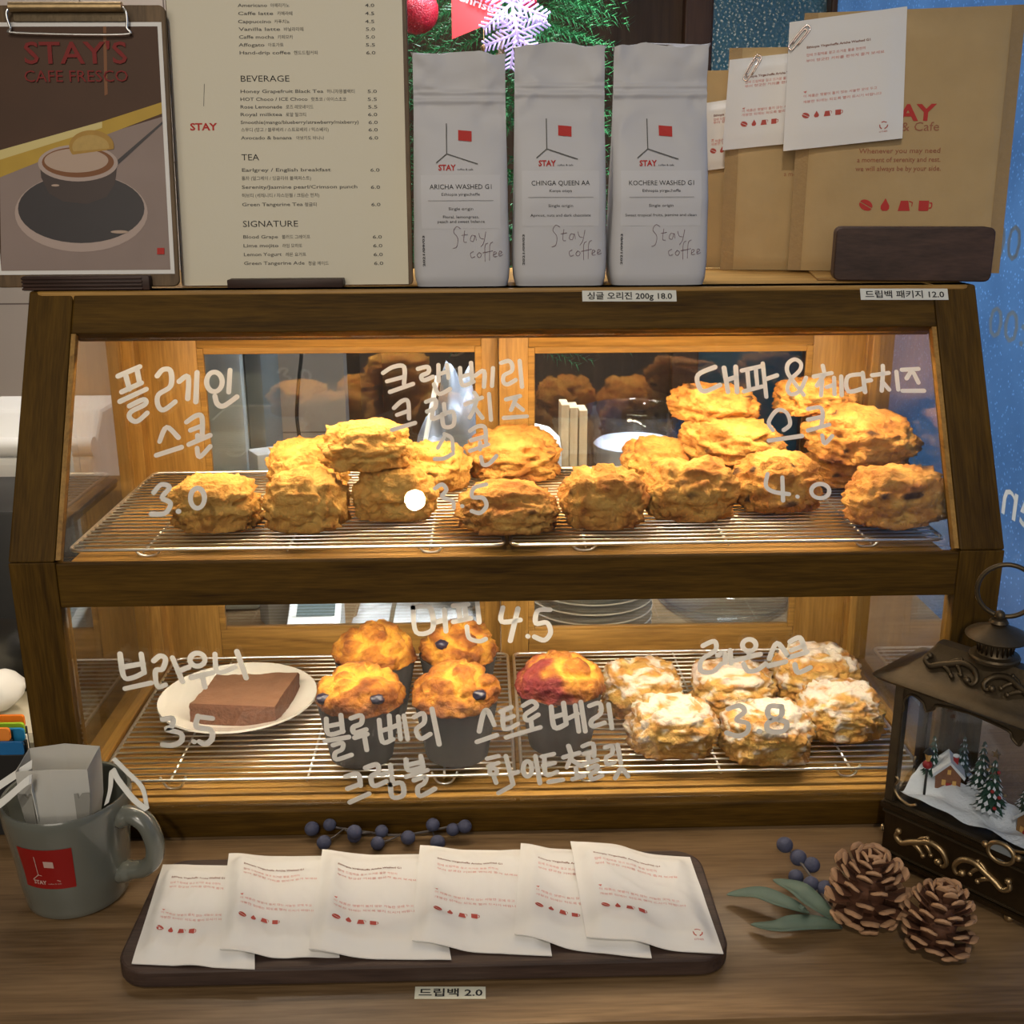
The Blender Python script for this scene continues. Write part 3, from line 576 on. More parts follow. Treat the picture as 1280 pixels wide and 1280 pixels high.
def place_lump(u, vb, wpx, hpx, seed, kind, z, m, name, label, cat, group, rot=(0, 0, 0), y=None, dk=.86, stack=False):
    p = at_z(u, vb, z) if y is None else at_y(u, vb, y)
    sc = (p-CAM).dot(CF)/F_PX; w = wpx*sc; h = hpx*sc*.98
    P, fs, A = lump(seed, w, h*.97, w*dk, kind)
    R = Euler(rot).to_matrix(); yy = p.y+w*dk*.42 if y is None else y
    P = [R @ q+Vector((p.x, yy, 0)) for q in P]
    return bake(name, label, cat, group, P, fs, A, m, z, p.z if stack else None)
gs = 'plain scones on the upper rack'
PL = lambda u, v, w, h, s, lab, **k: place_lump(u, v, w, h, s, 'plain', ZU, M_scone, 'plain_scone', lab, 'scone', gs, **k)
PL(263, 668, 112, 66, 11, 'lone low plain scone at the left end of the upper rack')
PL(378, 668, 104, 76, 12, 'tall layered plain scone at the front left of the plain stack')
PL(489, 664, 106, 74, 13, 'plain scone at the front right of the stack, beside the lamp glint')
PL(388, 632, 98, 66, 14, 'plain scone mostly hidden at the back left of the plain stack', y=.215)
PL(544, 640, 86, 62, 15, 'plain scone lying behind the front right one of the stack', y=.215)
PL(458, 582, 112, 58, 16, 'plain scone with a torn end lying on top of the stack', y=.128, rot=(0, .03, .3), stack=True)
gc = 'browned scones on the upper rack'
CB = lambda u, v, w, h, s, lab, kind='cran', **k: place_lump(u, v, w, h, s, kind, ZU, M_cran, 'browned_scone', lab, 'scone', gc, **k)
CB(636, 670, 124, 60, 21, 'flat craggy browned scone in front at the middle of the shelf')
CB(644, 636, 116, 62, 22, 'smooth domed browned scone behind the middle one', y=.232)
CB(757, 664, 106, 78, 23, 'upright pale torn scone to the left of the cheddar pile')
CB(873, 661, 118, 78, 24, 'big rounded scone at the front of the cheddar pile')
CB(822, 636, 96, 58, 25, 'scone half hidden behind the big front one', y=.225)
CB(988, 655, 112, 76, 26, 'scone under the price marking at the front of the right pile', kind='chip')
CB(1132, 664, 122, 72, 27, 'dark chipped scone leaning at the far right end of the shelf', kind='chip', rot=(0, -.08, .2))
CB(935, 640, 100, 46, 28, 'shaded scone at the bottom between the two cheddar piles', y=.222)
CB(1060, 640, 112, 50, 29, 'shaded scone underneath the big chocolate dotted one', kind='chip', y=.222)
CB(907, 596, 124, 54, 30, 'golden scone resting on top of the big front one', y=.215, rot=(.04, .10, .1), stack=True)
CB(1068, 604, 128, 70, 31, 'big scone dotted with chocolate lying on the right pile', kind='chip', y=.195, rot=(0, .1, 0), stack=True)
CB(889, 545, 112, 48, 32, 'topmost scone of the left cheddar pile', kind='chip', y=.250, rot=(0, .12, .4), stack=True)
CB(1012, 570, 96, 44, 33, 'scone peeking out at the back on top of the right pile', y=.245, stack=True)
# glazed lemon scones
PLACED.clear()
gl = 'glazed lemon scones'
LM = lambda u, v, w, h, s, lab, **k: place_lump(u, v, w, h, s, 'lemon', ZL, M_lemon, 'lemon_scone', lab, 'scone', gl, dk=.78, **k)
LM(845, 952, 110, 72, 42, 'glazed lemon scone at the front left of the lemon group')
LM(964, 958, 114, 70, 44, 'glazed lemon scone at the front under the price marking')
LM(1062, 938, 112, 68, 46, 'heavily iced lemon scone at the right end near the lantern')
LM(806, 900, 102, 66, 41, 'glazed lemon scone at the back left, next to the strawberry muffin')
LM(922, 900, 108, 66, 43, 'glazed lemon scone in the middle of the back row')
LM(1030, 892, 108, 70, 45, 'glazed lemon scone at the back right under the handwritten name')
# muffins
def muffin(u, vb, seed, label, straw=False, k=1.0, berries=()):
    p = at_z(u, vb, ZL); R0, R1, hh = .0300*k, .0390*k, .054*k; cx, cy = p.x, p.y+R0*.95
    t = thing('strawberry_muffin' if straw else 'blueberry_muffin', label, 'muffin', (cx, cy, ZL), 0, 'muffins in dark paper cups')
    rnd = random.Random(seed); off = Vector((rnd.uniform(-9, 9), rnd.uniform(-9, 9), 3))
    mb = MB(); pr = [(R0*.9, 0), (R0, .001), (R0+(R1-R0)*.35, hh*.35), (R0+(R1-R0)*.7, hh*.7), (R1, hh), (R1+.0012, hh+.006), (R1, hh+.0058), (R1-.001, hh-.002), (R1-.004, hh-.008)]
    mb.lathe([(r, z) for r, z in pr], 72, (cx, cy, ZL), True, True, lambda a, z: 1+.012*math.sin(a*18)*(.3+z/hh)+.012*math.sin(a*3+seed))
    mb.build('paper_cup', M_cup, t, 60)
    bm = bmesh.new(); bmesh.ops.create_icosphere(bm, subdivisions=5, radius=1); A = {'crust': [], 'chip': [], 'ice': [], 'berry': []}; P = []
    for v in bm.verts:
        n = v.co.normalized(); q = n*1.3+off
        tear = ss(.22, .0, abs(noise.noise(q*1.1)-.03))*ss(.1, .6, n.z); fine = noise.fractal(q*4.5, 1, 2, 4)
        f = 1+.12*noise.fractal(q*.9, 1, 2, 2)-.15*tear+.06*fine+.07*(1-abs(noise.noise(q*2.3)))+.05*(1-abs(noise.noise(q*4.1)))-.06
        zz = n.z*(.031 if n.z > 0 else .010)*k*f; rr = (R1*1.03 if n.z > -.2 else R1*1.03-(-.2-n.z)*R1*.24)*f
        P.append(Vector((cx+n.x*rr, cy+n.y*rr, ZL+hh+.007*k+zz)))
        A['crust'].append(max(0, min(1, .50+.34*noise.fractal(q*1.5, 1, 2, 3)+.18*fine-.50*tear+.16*ss(.6, -.2, n.z))))
        A['chip'].append(0); A['ice'].append(0)
        A['berry'].append((ss(-.05, .3, -n.x*.8+noise.noise(q*1.6)*.7-.1)*.8*(1-tear) if straw else 0))
    mb = MB(); mb.add(P, [tuple(v.index for v in f.verts) for f in bm.faces]); bm.free(); top = mb.build('muffin_top', M_muffin, t, 180, attrs=A)
    for a, e in berries:
        d = Vector((math.cos(a)*math.cos(e), math.sin(a)*math.cos(e), math.sin(e))); c = Vector((cx+d.x*R1*1.1, cy+d.y*R1*1.1, ZL+hh+.007*k+d.z*.031*k))
        mb = MB(); mb.ball(c-d*.0022, .0062, 3, (1.1, 1, .8), fn=lambda q: 1+.22*noise.noise(q*2.2+off)); mb.build('blueberry', M_bluebr, top, 180)
    PLACED.append((BVHTree.FromPolygons(P, [tuple(f.vertices) for f in top.data.polygons]), P)); return t
muffin(449, 962, 5, 'blueberry crumble muffin at the front left of the four', berries=((-2.5, .35), (-1.0, .45)))
muffin(571, 960, 6, 'blueberry crumble muffin at the front right of the four', berries=((-.9, .5),))
muffin(468, 905, 7, 'blueberry crumble muffin at the back left, next to the brownie plate', k=1.03)
muffin(573, 897, 8, 'blueberry crumble muffin at the back right of the four', berries=((-2.1, .75),))
muffin(702, 946, 9, 'reddish strawberry muffin standing alone on the right hand rack', straw=True)
# brownie on its plate
pc = at_z(298, 872, ZL+.014); pc.z = ZL+.0002
def plate_prof(r): return [(r*.56, 0), (r*.60, .0), (r*.62, .004), (r*.86, .0105), (r, .015), (r*.995, .0172), (r*.93, .0152), (r*.70, .0085), (r*.62, .0062), (0.0005, .0058)]
pl = thing('oval_plate', 'white plate holding the brownie at the left of the lower rack', 'plate', pc)
mb = MB(); mb.lathe(plate_prof(.0815), 64, pc, True, True); mb.build('dish', M_ceramic, pl, 50)
m_brown = mat('brownie_crust', (.20, .10, .055, 1), .75, var=.25, vscale=50, bump=.5, bscale=260)
m_brownside = mat('brownie_crumb', (.13, .055, .03, 1), .85, var=.45, vscale=160, bump=1, bscale=300)
zb = pc.z+.0066
cs = [at_z(a, b, zb+.022) for a, b in ((236, 880), (344, 884), (374, 840), (270, 843))]
bw = thing('brownie', 'square chocolate brownie lying on the white plate', 'brownie', ((cs[0]+cs[2])/2).to_tuple()[:2]+(zb,))
bm = bmesh.new(); n = 22
def bq(a, b): return (cs[0]*(1-a)+cs[1]*a)*(1-b)+(cs[3]*(1-a)+cs[2]*a)*b
def bpt(a, b, c):
    p = bq(a, b); p.z = zb+.022*c; r = noise.noise(p*90)*.0012+noise.noise(p*260)*.0008; cen = bq(.5, .5); d = Vector((p.x-cen.x, p.y-cen.y, 0)).normalized()
    return p+d*(r+(-.0012 if c > .97 else 0))+Vector((0, 0, (r*.7 if c > .5 else 0)))
mb = MB(); mb.grid(n, n, lambda a, b: bpt(a, b, 1)); mb.cur = 1
for f in (lambda a, c: bpt(a, 0, c), lambda a, c: bpt(1-a, 1, c), lambda a, c: bpt(0, 1-a, c), lambda a, c: bpt(1, a, c)): mb.grid(n, 7, f)
mb.grid(2, 2, lambda a, b: bpt(a, b, 0)); mb.build('crumb_block', [m_brown, m_brownside], bw, 50)

# ------------------------------------------------------------------ on top of the case: clipboards
def icons(mb, fn, x, y, s):
    """bean, drop, dripper, mug in a row"""
    a = .5; e = [(math.cos(t)*s*.5, math.sin(t)*s*.36) for t in [2*PI*i/20 for i in range(20)]]
    rot = lambda p: (p[0]*math.cos(-.5)-p[1]*math.sin(-.5), p[0]*math.sin(-.5)+p[1]*math.cos(-.5))
    for half in (1, -1): mb.flat([fnp for fnp in [(x+rot((q[0], q[1]*.92+half*s*.03))[0], y+s*.4+rot((q[0], q[1]*.92+half*s*.03))[1]) for q in (e[:11] if half > 0 else e[10:]+e[:1])]], fn)
    x += s*1.35; mb.flat([(x+s*.36*math.sin(t)*(.5-.5*math.cos(t))**.6, y+s*.38-s*.46*(-math.cos(t))*-1*(-1)) for t in [2*PI*i/24 for i in range(24)]] if False else [(x, y+s*.9), (x-s*.13, y+s*.66), (x-s*.30, y+s*.36), (x-s*.30, y+s*.16), (x-s*.16, y), (x+s*.16, y), (x+s*.30, y+s*.16), (x+s*.30, y+s*.36), (x+s*.13, y+s*.66)], fn)
    x += s*1.35; mb.flat([(x-s*.28, y+s*.72), (x+s*.24, y+s*.72), (x+s*.40, y), (x-s*.44, y)], fn)
    for q in ([(x+.30*s, y+.72*s), (x+.56*s, y+.62*s), (x+.54*s, y+.30*s), (x+.49*s, y+.30*s), (x+.50*s, y+.58*s), (x+.30*s, y+.64*s)],): mb.flat(q, fn)
    x += s*1.35; mb.flat([(x-s*.36, y+s*.72), (x+s*.34, y+s*.72), (x+s*.34, y+s*.04), (x+s*.28, y), (x-s*.30, y), (x-s*.36, y+s*.04)], fn)
    mb.flat([(x+s*.36, y+s*.60), (x+s*.54, y+s*.60), (x+s*.58, y+s*.5), (x+s*.58, y+s*.28), (x+s*.5, y+s*.16), (x+s*.36, y+s*.16), (x+s*.36, y+s*.24), (x+s*.48, y+s*.26), (x+s*.5, y+s*.32), (x+s*.5, y+s*.46), (x+s*.46, y+s*.52), (x+s*.36, y+s*.52)], fn)
def brand(mb_line, mb_red, fn, x, y, s):
    """corner lines with a small flag square; x,y = corner point"""
    w_ = s*.018
    def ln(a, b):
        d = Vector((b[0]-a[0], b[1]-a[1])).normalized(); q = (-d.y*w_, d.x*w_); mb_line.flat([(a[0]-q[0], a[1]-q[1]), (b[0]-q[0], b[1]-q[1]), (b[0]+q[0], b[1]+q[1]), (a[0]+q[0], a[1]+q[1])], fn)
    ln((x, y), (x, y+s)); ln((x, y), (x-s*.36, y-s*.30)); ln((x, y), (x+s*1.06, y-s*.34))
    mb_red.flat([(x+s*.40, y+s*.78), (x+s*.86, y+s*.74), (x+s*.86, y+s*.40), (x+s*.40, y+s*.44)], fn)
TZ = TOP+.0004
class Frame:          # a flat leaning board: origin at its bottom left front corner
    def __init__(s, o, ex, ez): s.o = Vector(o); s.ex = Vector(ex).normalized(); s.ez = Vector(ez).normalized(); s.n = s.ez.cross(s.ex).normalized()*-1
    def __call__(s, a, b, d=0): return s.o+s.ex*a+s.ez*b+s.n*d   # d>0 towards the viewer
    def at(s, u, v): q = at_pl(u, v, s.o, s.n)-s.o; return (q.dot(s.ex), q.dot(s.ez))
    def fn(s, d): return lambda a, b: s(a, b, d)
def board(t, fr, x0, x1, z0, z1, th, r, m, name='board'):
    mb = MB(); mb.prism(rrect(x0, x1, z0, z1, r), lambda a, b, d: fr(a, b, d), -th, 0); return mb.build(name, m, t, bevel=.0008)
# poster clipboard
fr = Frame((-.46, .130, TZ+.0022), (1, 0, 0), (0, .14, 1))
if fr.n.y > 0: fr.n = -fr.n
t = thing('poster_clipboard', 'wooden clipboard showing a coffee cup poster, at the far left on the case', 'clipboard', (-.38, .14, TZ))
x1, ztop = fr.at(205, 6); xr = fr.at(222, 347)[0]
board(t, fr, 0, (x1+xr)/2+.001, 0, ztop, .004, .006, M_clipwood)
mb = MB(); px0, pz0 = .004, fr.at(100, 343)[1]; px1, pz1 = fr.at(211, 200)[0], fr.at(100, 28)[1]
mb.prism([(px0, pz0), (px1, pz0), (px1, pz1), (px0, pz1)], lambda a, b, d: fr(a, b, d), .0001, .0005); sheet = mb.build('poster_sheet', M_paper, t)
ins = .0035; ax0, az0, ax1, az1 = px0+ins, pz0+ins, px1-ins, pz1-ins
AT = lambda *q: [fr.at(*p) for p in q]
def clipx(poly): return [(max(ax0, min(ax1, a)), max(az0, min(az1, b))) for a, b in poly]
lay = [0]
def art(name, poly, m, lab=None):
    lay[0] += 1; mb = MB(); mb.flat(clipx(poly), fr.fn(.0005+.00006*lay[0])); return mb.build(name, m, sheet)
m_pb = mat('poster_brown', lin(70, 42, 20), .65, var=.25, vscale=18); m_pg = mat('poster_marble', lin(140, 122, 114), .65, var=.14, vscale=25); m_py = mat('poster_yellow', lin(180, 146, 52), .65, var=.2, vscale=30)
m_pc = mat('poster_cup', lin(54, 36, 30), .5, var=.2, vscale=30); m_ps = mat('poster_saucer', lin(38, 30, 32), .5, var=.2, vscale=40); m_pr = mat('poster_rim', lin(172, 152, 142), .6); m_pf = mat('poster_foam', lin(176, 152, 134), .6); m_pl = mat('poster_lemon', lin(165, 126, 48), .6, var=.2, vscale=200); m_pt = mat('poster_pale', lin(204, 186, 122), .6); m_pcr = mat('poster_crema', lin(120, 72, 32), .6)
art('poster_print', [(ax0, az0), (ax1, az0), (ax1, az1), (ax0, az1)], m_pb)
art('poster_print', AT((0, 342), (215, 342), (213, 146), (140, 165), (0, 222)), m_pg)
art('poster_print', AT((0, 222), (140, 166), (208, 142), (208, 128), (128, 152), (0, 188)), m_py)
art('poster_print', AT((0, 200), (128, 160), (128, 152), (0, 188)), m_pt)
art('poster_print', AT((129, 30), (133, 30), (135, 118), (131, 120)), m_pcr)
art('poster_print', AT(*ell(102, 266, 83, 49)), m_pr); art('poster_print', AT(*ell(102, 261, 79, 43)), m_ps)
art('poster_print', AT((144, 203), (207, 152), (209, 155), (148, 206)), m_ps)
art('poster_print', AT(*([(50, 200), (52, 222), (62, 242), (80, 252), (110, 255), (134, 246), (144, 230), (147, 205)])), m_pc)
art('poster_print', AT(*ell(98, 204, 50, 23)), m_pr); art('poster_print', AT(*ell(98, 203, 45, 19)), m_pcr); art('poster_print', AT(*ell(96, 201, 40, 15)), m_pf)
art('poster_print', AT(*ell(115, 183, 28, 20, 30, PI*.06, -PI*1.18)), m_pl); art('poster_print', AT(*ell(114, 184, 23, 15, 30, PI*.04, -PI*1.12)), mat('poster_lemon_flesh', lin(178, 146, 78), .6, var=.15, vscale=300))
art('poster_print', AT(*ell(70, 232, 5, 1.4)), m_pf); art('poster_print', AT(*ell(150, 290, 11, 2)), m_pf)
art('poster_print', AT((197, 310), (206, 310), (206, 318), (197, 318)), M_red)
def ptext(parent, m, fr, items, d=.0009, bold=0):
    mb = MB()
    for txt, u0, u1, vb, hpx in items:
        a = fr.at(u0, vb); b = fr.at(u1, vb); hz = fr.at(u0, vb-hpx)[1]-a[1]; mb.text(txt, hz/.72, fr.fn(d), a[0], a[1], width=b[0]-a[0], bold=bold)
    return mb.build('printed_text', m, parent)
lay[0] = 30
M_dkred = mat('poster_red', lin(120, 20, 16), .7)
ptext(sheet, M_dkred, fr, [("STAY'S", 31, 159, 80, 28)], .00195, .012); ptext(sheet, M_dkred, fr, [("CAFE FRESCO", 31, 160, 103, 15)], .00195, 0)
# clip: roller bar on a plate with a wire bail
a0 = fr.at(16, 45); a1 = fr.at(163, 45); zt = fr.at(90, 8)[1]; zb_ = fr.at(90, 43)[1]
cl = MB(); cl.rbox((0, 0, 0), (1, 1, 1), .0)if False else None
mb = MB(); mb.prism(rrect(a0[0]+.002, a1[0]-.002, fr.at(90, 28)[1], fr.at(90, 12)[1], .002), lambda a, b, d: fr(a, b, d), .0006, .0022); clip = mb.build('clip_plate', M_brass, t, bevel=.0004)
mb = MB(); mb.tube([fr(a0[0]+.001, zt-.002, .0055), fr(a1[0]-.004, zt-.002, .0055)], .0042, 16); mb.build('clip_roller', M_gold, clip, 40)
mb = MB(); mb.tube(smooth_path([fr(a0[0]+.002, zt-.003, .007), fr(a0[0]-.001, zt-.008, .008), fr(a0[0]+.001, zb_+.004, .006), fr(a0[0]+.006, zb_, .005), fr(a1[0]-.006, zb_-.0015, .005), fr(a1[0]-.001, zb_+.004, .006), fr(a1[0], zt-.008, .008), fr(a1[0]-.003, zt-.003, .007)], 5), .0011, 8); mb.build('clip_wire', M_steel, clip, 180)
# its ribbed stand
p0 = at_y(27, 350, .119); p1 = at_y(186, 350, .119)
sd = thing('ribbed_stand', 'dark ribbed wooden stand in front of the coffee poster clipboard', 'stand', ((p0.x+p1.x)/2, .122, TZ))
mb = MB(); mb.rbox((p0.x, .1195, TZ), (p1.x, .1285, TZ+.0125), .0008); mb.build('block', M_walnut, sd, 40)
for i in range(4): mb = MB(); mb.rbox((p0.x-.0005, .1178, TZ+.0005+i*.0031), (p1.x-.006, .1194, TZ+.0025+i*.0031), .0006); mb.build('rib', M_walnut, sd, 40)
# menu board
fm = Frame((-.2985, .150, TZ+.0002), (1, 0, 0), (0, .12, 1))
if fm.n.y > 0: fm.n = -fm.n
t = thing('menu_clipboard', 'wooden board with the cream printed drinks menu, beside the coffee poster', 'clipboard', (-.19, .16, TZ))
mw = fm.at(516.5, 355)[0]
board(t, fm, 0, mw, 0, .30, .004, .004, M_clipwood)
mb = MB(); mb.prism([(.001, .0006), (mw-.0042, .0006), (mw-.0042, .292), (.001, .292)], lambda a, b, d: fm(a, b, d), .0001, .0005); sheet = mb.build('menu_sheet', M_menu, t)
S2 = lambda u, v: (220+u*.28902, v*.28902)
rows = [('Americano', 268, 395, 31, '아메리카노', 408, 490, '4.0', 818), ('Caffe latte', 268, 420, 66, '카페라떼', 438, 503, '4.5', 818), ('Cappuccino', 268, 410, 101, '카푸치노', 425, 492, '4.5', 818), ('Vanilla latte', 272, 452, 134, '바닐라라떼', 466, 550, '5.0', 820), ('Caffe mocha', 272, 424, 168, '카페모카', 440, 506, '5.0', 820), ('Affogato', 272, 384, 202, '아포가토', 398, 465, '5.5', 820), ('Hand-drip coffee', 274, 494, 236, '핸드드립커피', 510, 612, '6.0', 822),
 ('Honey Grapefruit Black Tea', 278, 636, 403, '허니자몽블랙티', 652, 772, '5.0', 828), ('HOT Choco / ICE Choco', 278, 568, 437, '핫초코 / 아이스초코', 584, 736, '5.5', 828), ('Rose Lemonade', 278, 458, 470, '로즈 레모네이드', 475, 594, '5.5', 830), ('Royal milktea', 278, 458, 503, '로얄 밀크티', 475, 562, '6.0', 830), ('Smoothie(mango/blueberry/strawberry/mixberry)', 280, 790, 537, '', 0, 0, '6.0', 832), ('', 0, 0, 569, '스무디 (망고 / 블루베리 / 스트로베리 / 믹스베리)', 282, 660, '6.0', 832), ('Avocado & banana', 282, 502, 604, '아보카도 바나나', 520, 640, '6.0', 834),
 ('Earlgrey / English breakfast', 284, 668, 743, '', 0, 0, '6.0', 840), ('', 0, 0, 779, '홍차 (얼그레이 / 잉글리쉬 블랙퍼스트)', 284, 584, '', 0), ('Serenity/Jasmine pearl/Crimson punch', 285, 784, 817, '', 0, 0, '6.0', 842), ('', 0, 0, 853, '허브티 (세레니티 / 자스민펄 / 크림슨 펀치)', 285, 620, '', 0), ('Green Tangerine Tea', 286, 548, 892, '청귤티', 556, 608, '6.0', 844),
 ('Blood Grape', 290, 440, 1032, '블러드 그레이프', 458, 580, '6.0', 850), ('Lime mojito', 291, 442, 1070, '라임 모히또', 460, 545, '6.0', 852), ('Lemon Yogurt', 293, 456, 1108, '레몬 요거트', 474, 562, '6.0', 854), ('Green Tangerine Ade', 294, 556, 1146, '청귤 에이드', 572, 660, '6.0', 856)]
it = []; ik = []; ip = []
for en, a, b, v, ko, c, d, pr, e in rows:
    if en: it.append((en, *S2(a, v)[:1], S2(b, v)[0], v*.28902, 4.3))
    if ko: ik.append((ko, S2(c, v)[0], S2(d, v)[0], v*.28902, 4.0))
    if pr: ip.append((pr, S2(e, v)[0], S2(e+40, v)[0], v*.28902, 4.3))
ptext(sheet, M_greyink, fm, it, .0007, .012); ptext(sheet, M_greyink, fm, ik, .0007, .006); ptext(sheet, M_greyink, fm, ip, .0007, .012)
ptext(sheet, M_ink, fm, [(s_, S2(a, v)[0], S2(b, v)[0], v*.28902, 8.0) for s_, a, b, v in (('BEVERAGE', 278, 488, 354), ('TEA', 284, 360, 694), ('SIGNATURE', 289, 527, 982))], .0007, 0)
ptext(sheet, M_red, fm, [('STAY', 238, 272, 163, 9)], .0007, .03)
mb = MB(); a = fm.at(254.5, 133); b = fm.at(255.3, 105); mb.flat([(a[0], a[1]), (a[0]+.0005, a[1]), (b[0]+.0005, b[1]), (b[0], b[1])], fm.fn(.0007)); mb.build('printed_line', M_greyink, sheet)
p0 = at_y(283, 353, .128); p1 = at_y(428, 353, .128)
sd = thing('dark_stand', 'flat dark wooden stand in front of the menu board', 'stand', ((p0.x+p1.x)/2, .138, TZ))
mb = MB(); mb.rbox((p0.x, .130, TZ), (p1.x, .147, TZ+.0075), .0008); mb.build('block', M_walnut, sd, 40)

# ------------------------------------------------------------------ coffee bags
def coffee_bag(x0, x1, vtop, seed, label, lines, lean=0):
    yb, dep = .131, .052; ht = at_y((640), vtop, yb+.03).z-TZ; cx = (x0+x1)/2; wd = x1-x0; rnd = random.Random(seed); off = Vector((seed*3.7, 1, 2))
    t = thing('coffee_bag', label, 'coffee bag', (cx, yb+dep/2, TZ), 0, 'white coffee bags on the case')
    n, k = 72, 56; vs = []
    def sect(a, f):
        # width, depth along the height
        w_ = wd*(.965+.03*ss(0, .1, f)-.02*ss(.1, .5, f)-.005*ss(.7, .9, f)); d_ = dep*(1-.08*ss(0, .3, f))*(1-ss(.35, .80, f))+.0035
        if f < .03: w_ *= .97+f; d_ *= .93+2*f
        ex = 2/(7-3.5*ss(.3, .8, f)); c, s_ = math.cos(a), math.sin(a)
        X_ = math.copysign(abs(c)**ex, c)*w_/2; Y_ = math.copysign(abs(s_)**ex, s_)*d_/2
        q = Vector((X_*30, f*7, math.copysign(1, s_)*2))+off
        cr = noise.fractal(q, 1, 2, 4)*.0022*(.5+ss(.55, .85, f))+(1-abs(noise.noise(q*.9)))**4*.002*ss(.4, .7, f)
        # side gusset pinches in
        if abs(c) > .93 and .12 < f < .98: X_ *= 1-.06*ss(.12, .6, f)
        yc = yb+dep/2+.004*ss(.5, 1, f)
        zp = .0022*math.exp(-((f-.80)/.012)**2)+.0014*math.exp(-((f-.835)/.008)**2)
        Y_ += math.copysign(1, s_)*(cr+zp)
        z = TZ+f*ht+(.0016*math.sin(X_*95+seed)+.0008*math.sin(X_*300+seed*2) if f > .97 else 0)
        return Vector((cx+X_+lean*f*f, yc+Y_, z))
    fr_ = [0, .006, .014, .03]+[.05+i*(.72/30) for i in range(30)]+[.775+i*.0058 for i in range(16)]+[.875, .9, .925, .95, .975, 1]
    for f in fr_:
        for j in range(n): vs.append(sect(2*PI*(j+.5)/n, f))
    K = len(fr_); fs = [(i*n+j, i*n+(j+1) % n, (i+1)*n+(j+1) % n, (i+1)*n+j) for i in range(K-1) for j in range(n)]+[tuple(range(n))[::-1], tuple((K-1)*n+j for j in range(n))]
    mb = MB(); mb.add(vs, fs); body = mb.build('bag_body', M_bag, t, 60)
    tree = BVHTree.FromPolygons(vs, fs)
    def fn(x, z, d=.0004):
        h = tree.ray_cast(Vector((x, 0, z)), Vector((0, 1, 0)))[0]; return Vector((x, (h.y if h else yb+dep/2)-d, z))
    z = lambda f: TZ+f*ht
    sl_ = cx-wd*.40; sr = cx+wd*.40
    mb = MB(); mb.grid(14, 10, lambda a, b: fn(sl_+(sr-sl_)*a, z(.255)+(z(.485)-z(.255))*b, .0003)); mb.build('label_sticker', M_label, body, 180)
    ml, mr, mk = MB(), MB(), MB()
    ff = lambda x, y: fn(x, y, .0008)
    brand(ml, mr, ff, cx-.012, z(.575), .026)
    ml.build('logo_lines', M_greyink, body); mr.text('STAY', .0068, ff, cx-.0195, z(.505), width=.0155, bold=.03); mr.build('logo', M_red, body)
    mk.text('coffee & cafe', .0022, ff, cx-.0028, z(.505), width=.014)
    for txt, yy, sz, wdt in lines: mk.text(txt, sz, ff, cx, z(yy), width=wdt, align='C')
    mk.text('2021/09/03', .0028, lambda x, y: ff(cx-wd*.375-(y-z(.05)), z(.09)+(x-cx)), cx, z(.05), width=.027, bold=.02)
    mk.build('printed_text', M_ink, body)
    mb = MB()
    for yy in (.375, ): mb.flat([(cx-.029, z(yy)), (cx+.029, z(yy)), (cx+.029, z(yy)+.0003), (cx-.029, z(yy)+.0003)], lambda x, y: fn(x, y, .0018))
    mb.build('printed_line', M_greyink, body)
    mb = MB(); o_ = Vector((cx-.006, 0, z(.12))); sx = .9
    def sg(pts): # thin script strokes
        pp = smooth_path([Vector((o_.x+a*sx, 0, o_.z+b*sx)) for a, b in pts], 5); mb.tube([ff(p.x, p.z) for p in pp], .00020, 5)
    sg([(.006, .030), (.002, .032), (-.001, .027), (.003, .021), (.002, .013), (-.002, .011)])
    sg([(.010, .028), (.009, .018), (.012, .017)]); sg([(.007, .0235), (.013, .0245)])
    sg([(.020, .023), (.017, .0235), (.0155, .019), (.0185, .018), (.0205, .0235), (.0215, .0185)])
    sg([(.024, .0255), (.0255, .021), (.029, .020)]); sg([(.031, .027), (.029, .017), (.026, .0125)])
    sg([(.0185, .008), (.0155, .006), (.0165, .002), (.020, .003)]); sg([(.024, .007), (.022, .004), (.0245, .002), (.0265, .005), (.024, .007)])
    sg([(.033, .016), (.030, .013), (.030, -.002)]); sg([(.0275, .0065), (.033, .0075)]); sg([(.038, .017), (.035, .014), (.0345, -.001)]); sg([(.0325, .0075), (.038, .0085)])
    sg([(.038, .004), (.0415, .0065), (.039, .0075), (.0385, .003), (.042, .003)]); sg([(.0435, .0045), (.0470, .007), (.0445, .008), (.044, .0035), (.048, .0045)])
    mb.build('script_lettering', mat('script_brown', lin(110, 74, 84), .7), body, 180)
    return t
coffee_bag(-.0845, .0035, 66, 1, 'white coffee bag labelled as the washed lot with floral notes, leftmost of three', [('ARICHA WASHED G1', .425, .0058, .055), ('Ethiopia yirgacheffe', .397, .0034, .034), ('Single origin', .335, .0034, .022), ('Floral, lemongrass,', .300, .0034, .032), ('peach and sweet balance', .280, .0034, .042)])
coffee_bag(.0055, .0915, 56, 2, 'white coffee bag naming apricot and dark chocolate, middle of three', [('CHINGA QUEEN AA', .425, .0058, .052), ('Kenya otaya', .397, .0034, .02), ('Single origin', .335, .0034, .022), ('Apricot, nuts and dark chocolate', .295, .0034, .054)])
coffee_bag(.0935, .1835, 57, 3, 'white coffee bag naming tropical fruits and jasmine, rightmost of three', [('KOCHERE WASHED G1', .425, .0058, .058), ('Ethiopia yirgacheffe', .397, .0034, .034), ('Single origin', .335, .0034, .022), ('Sweet tropical fruits, jasmine and clean', .295, .0034, .064)])

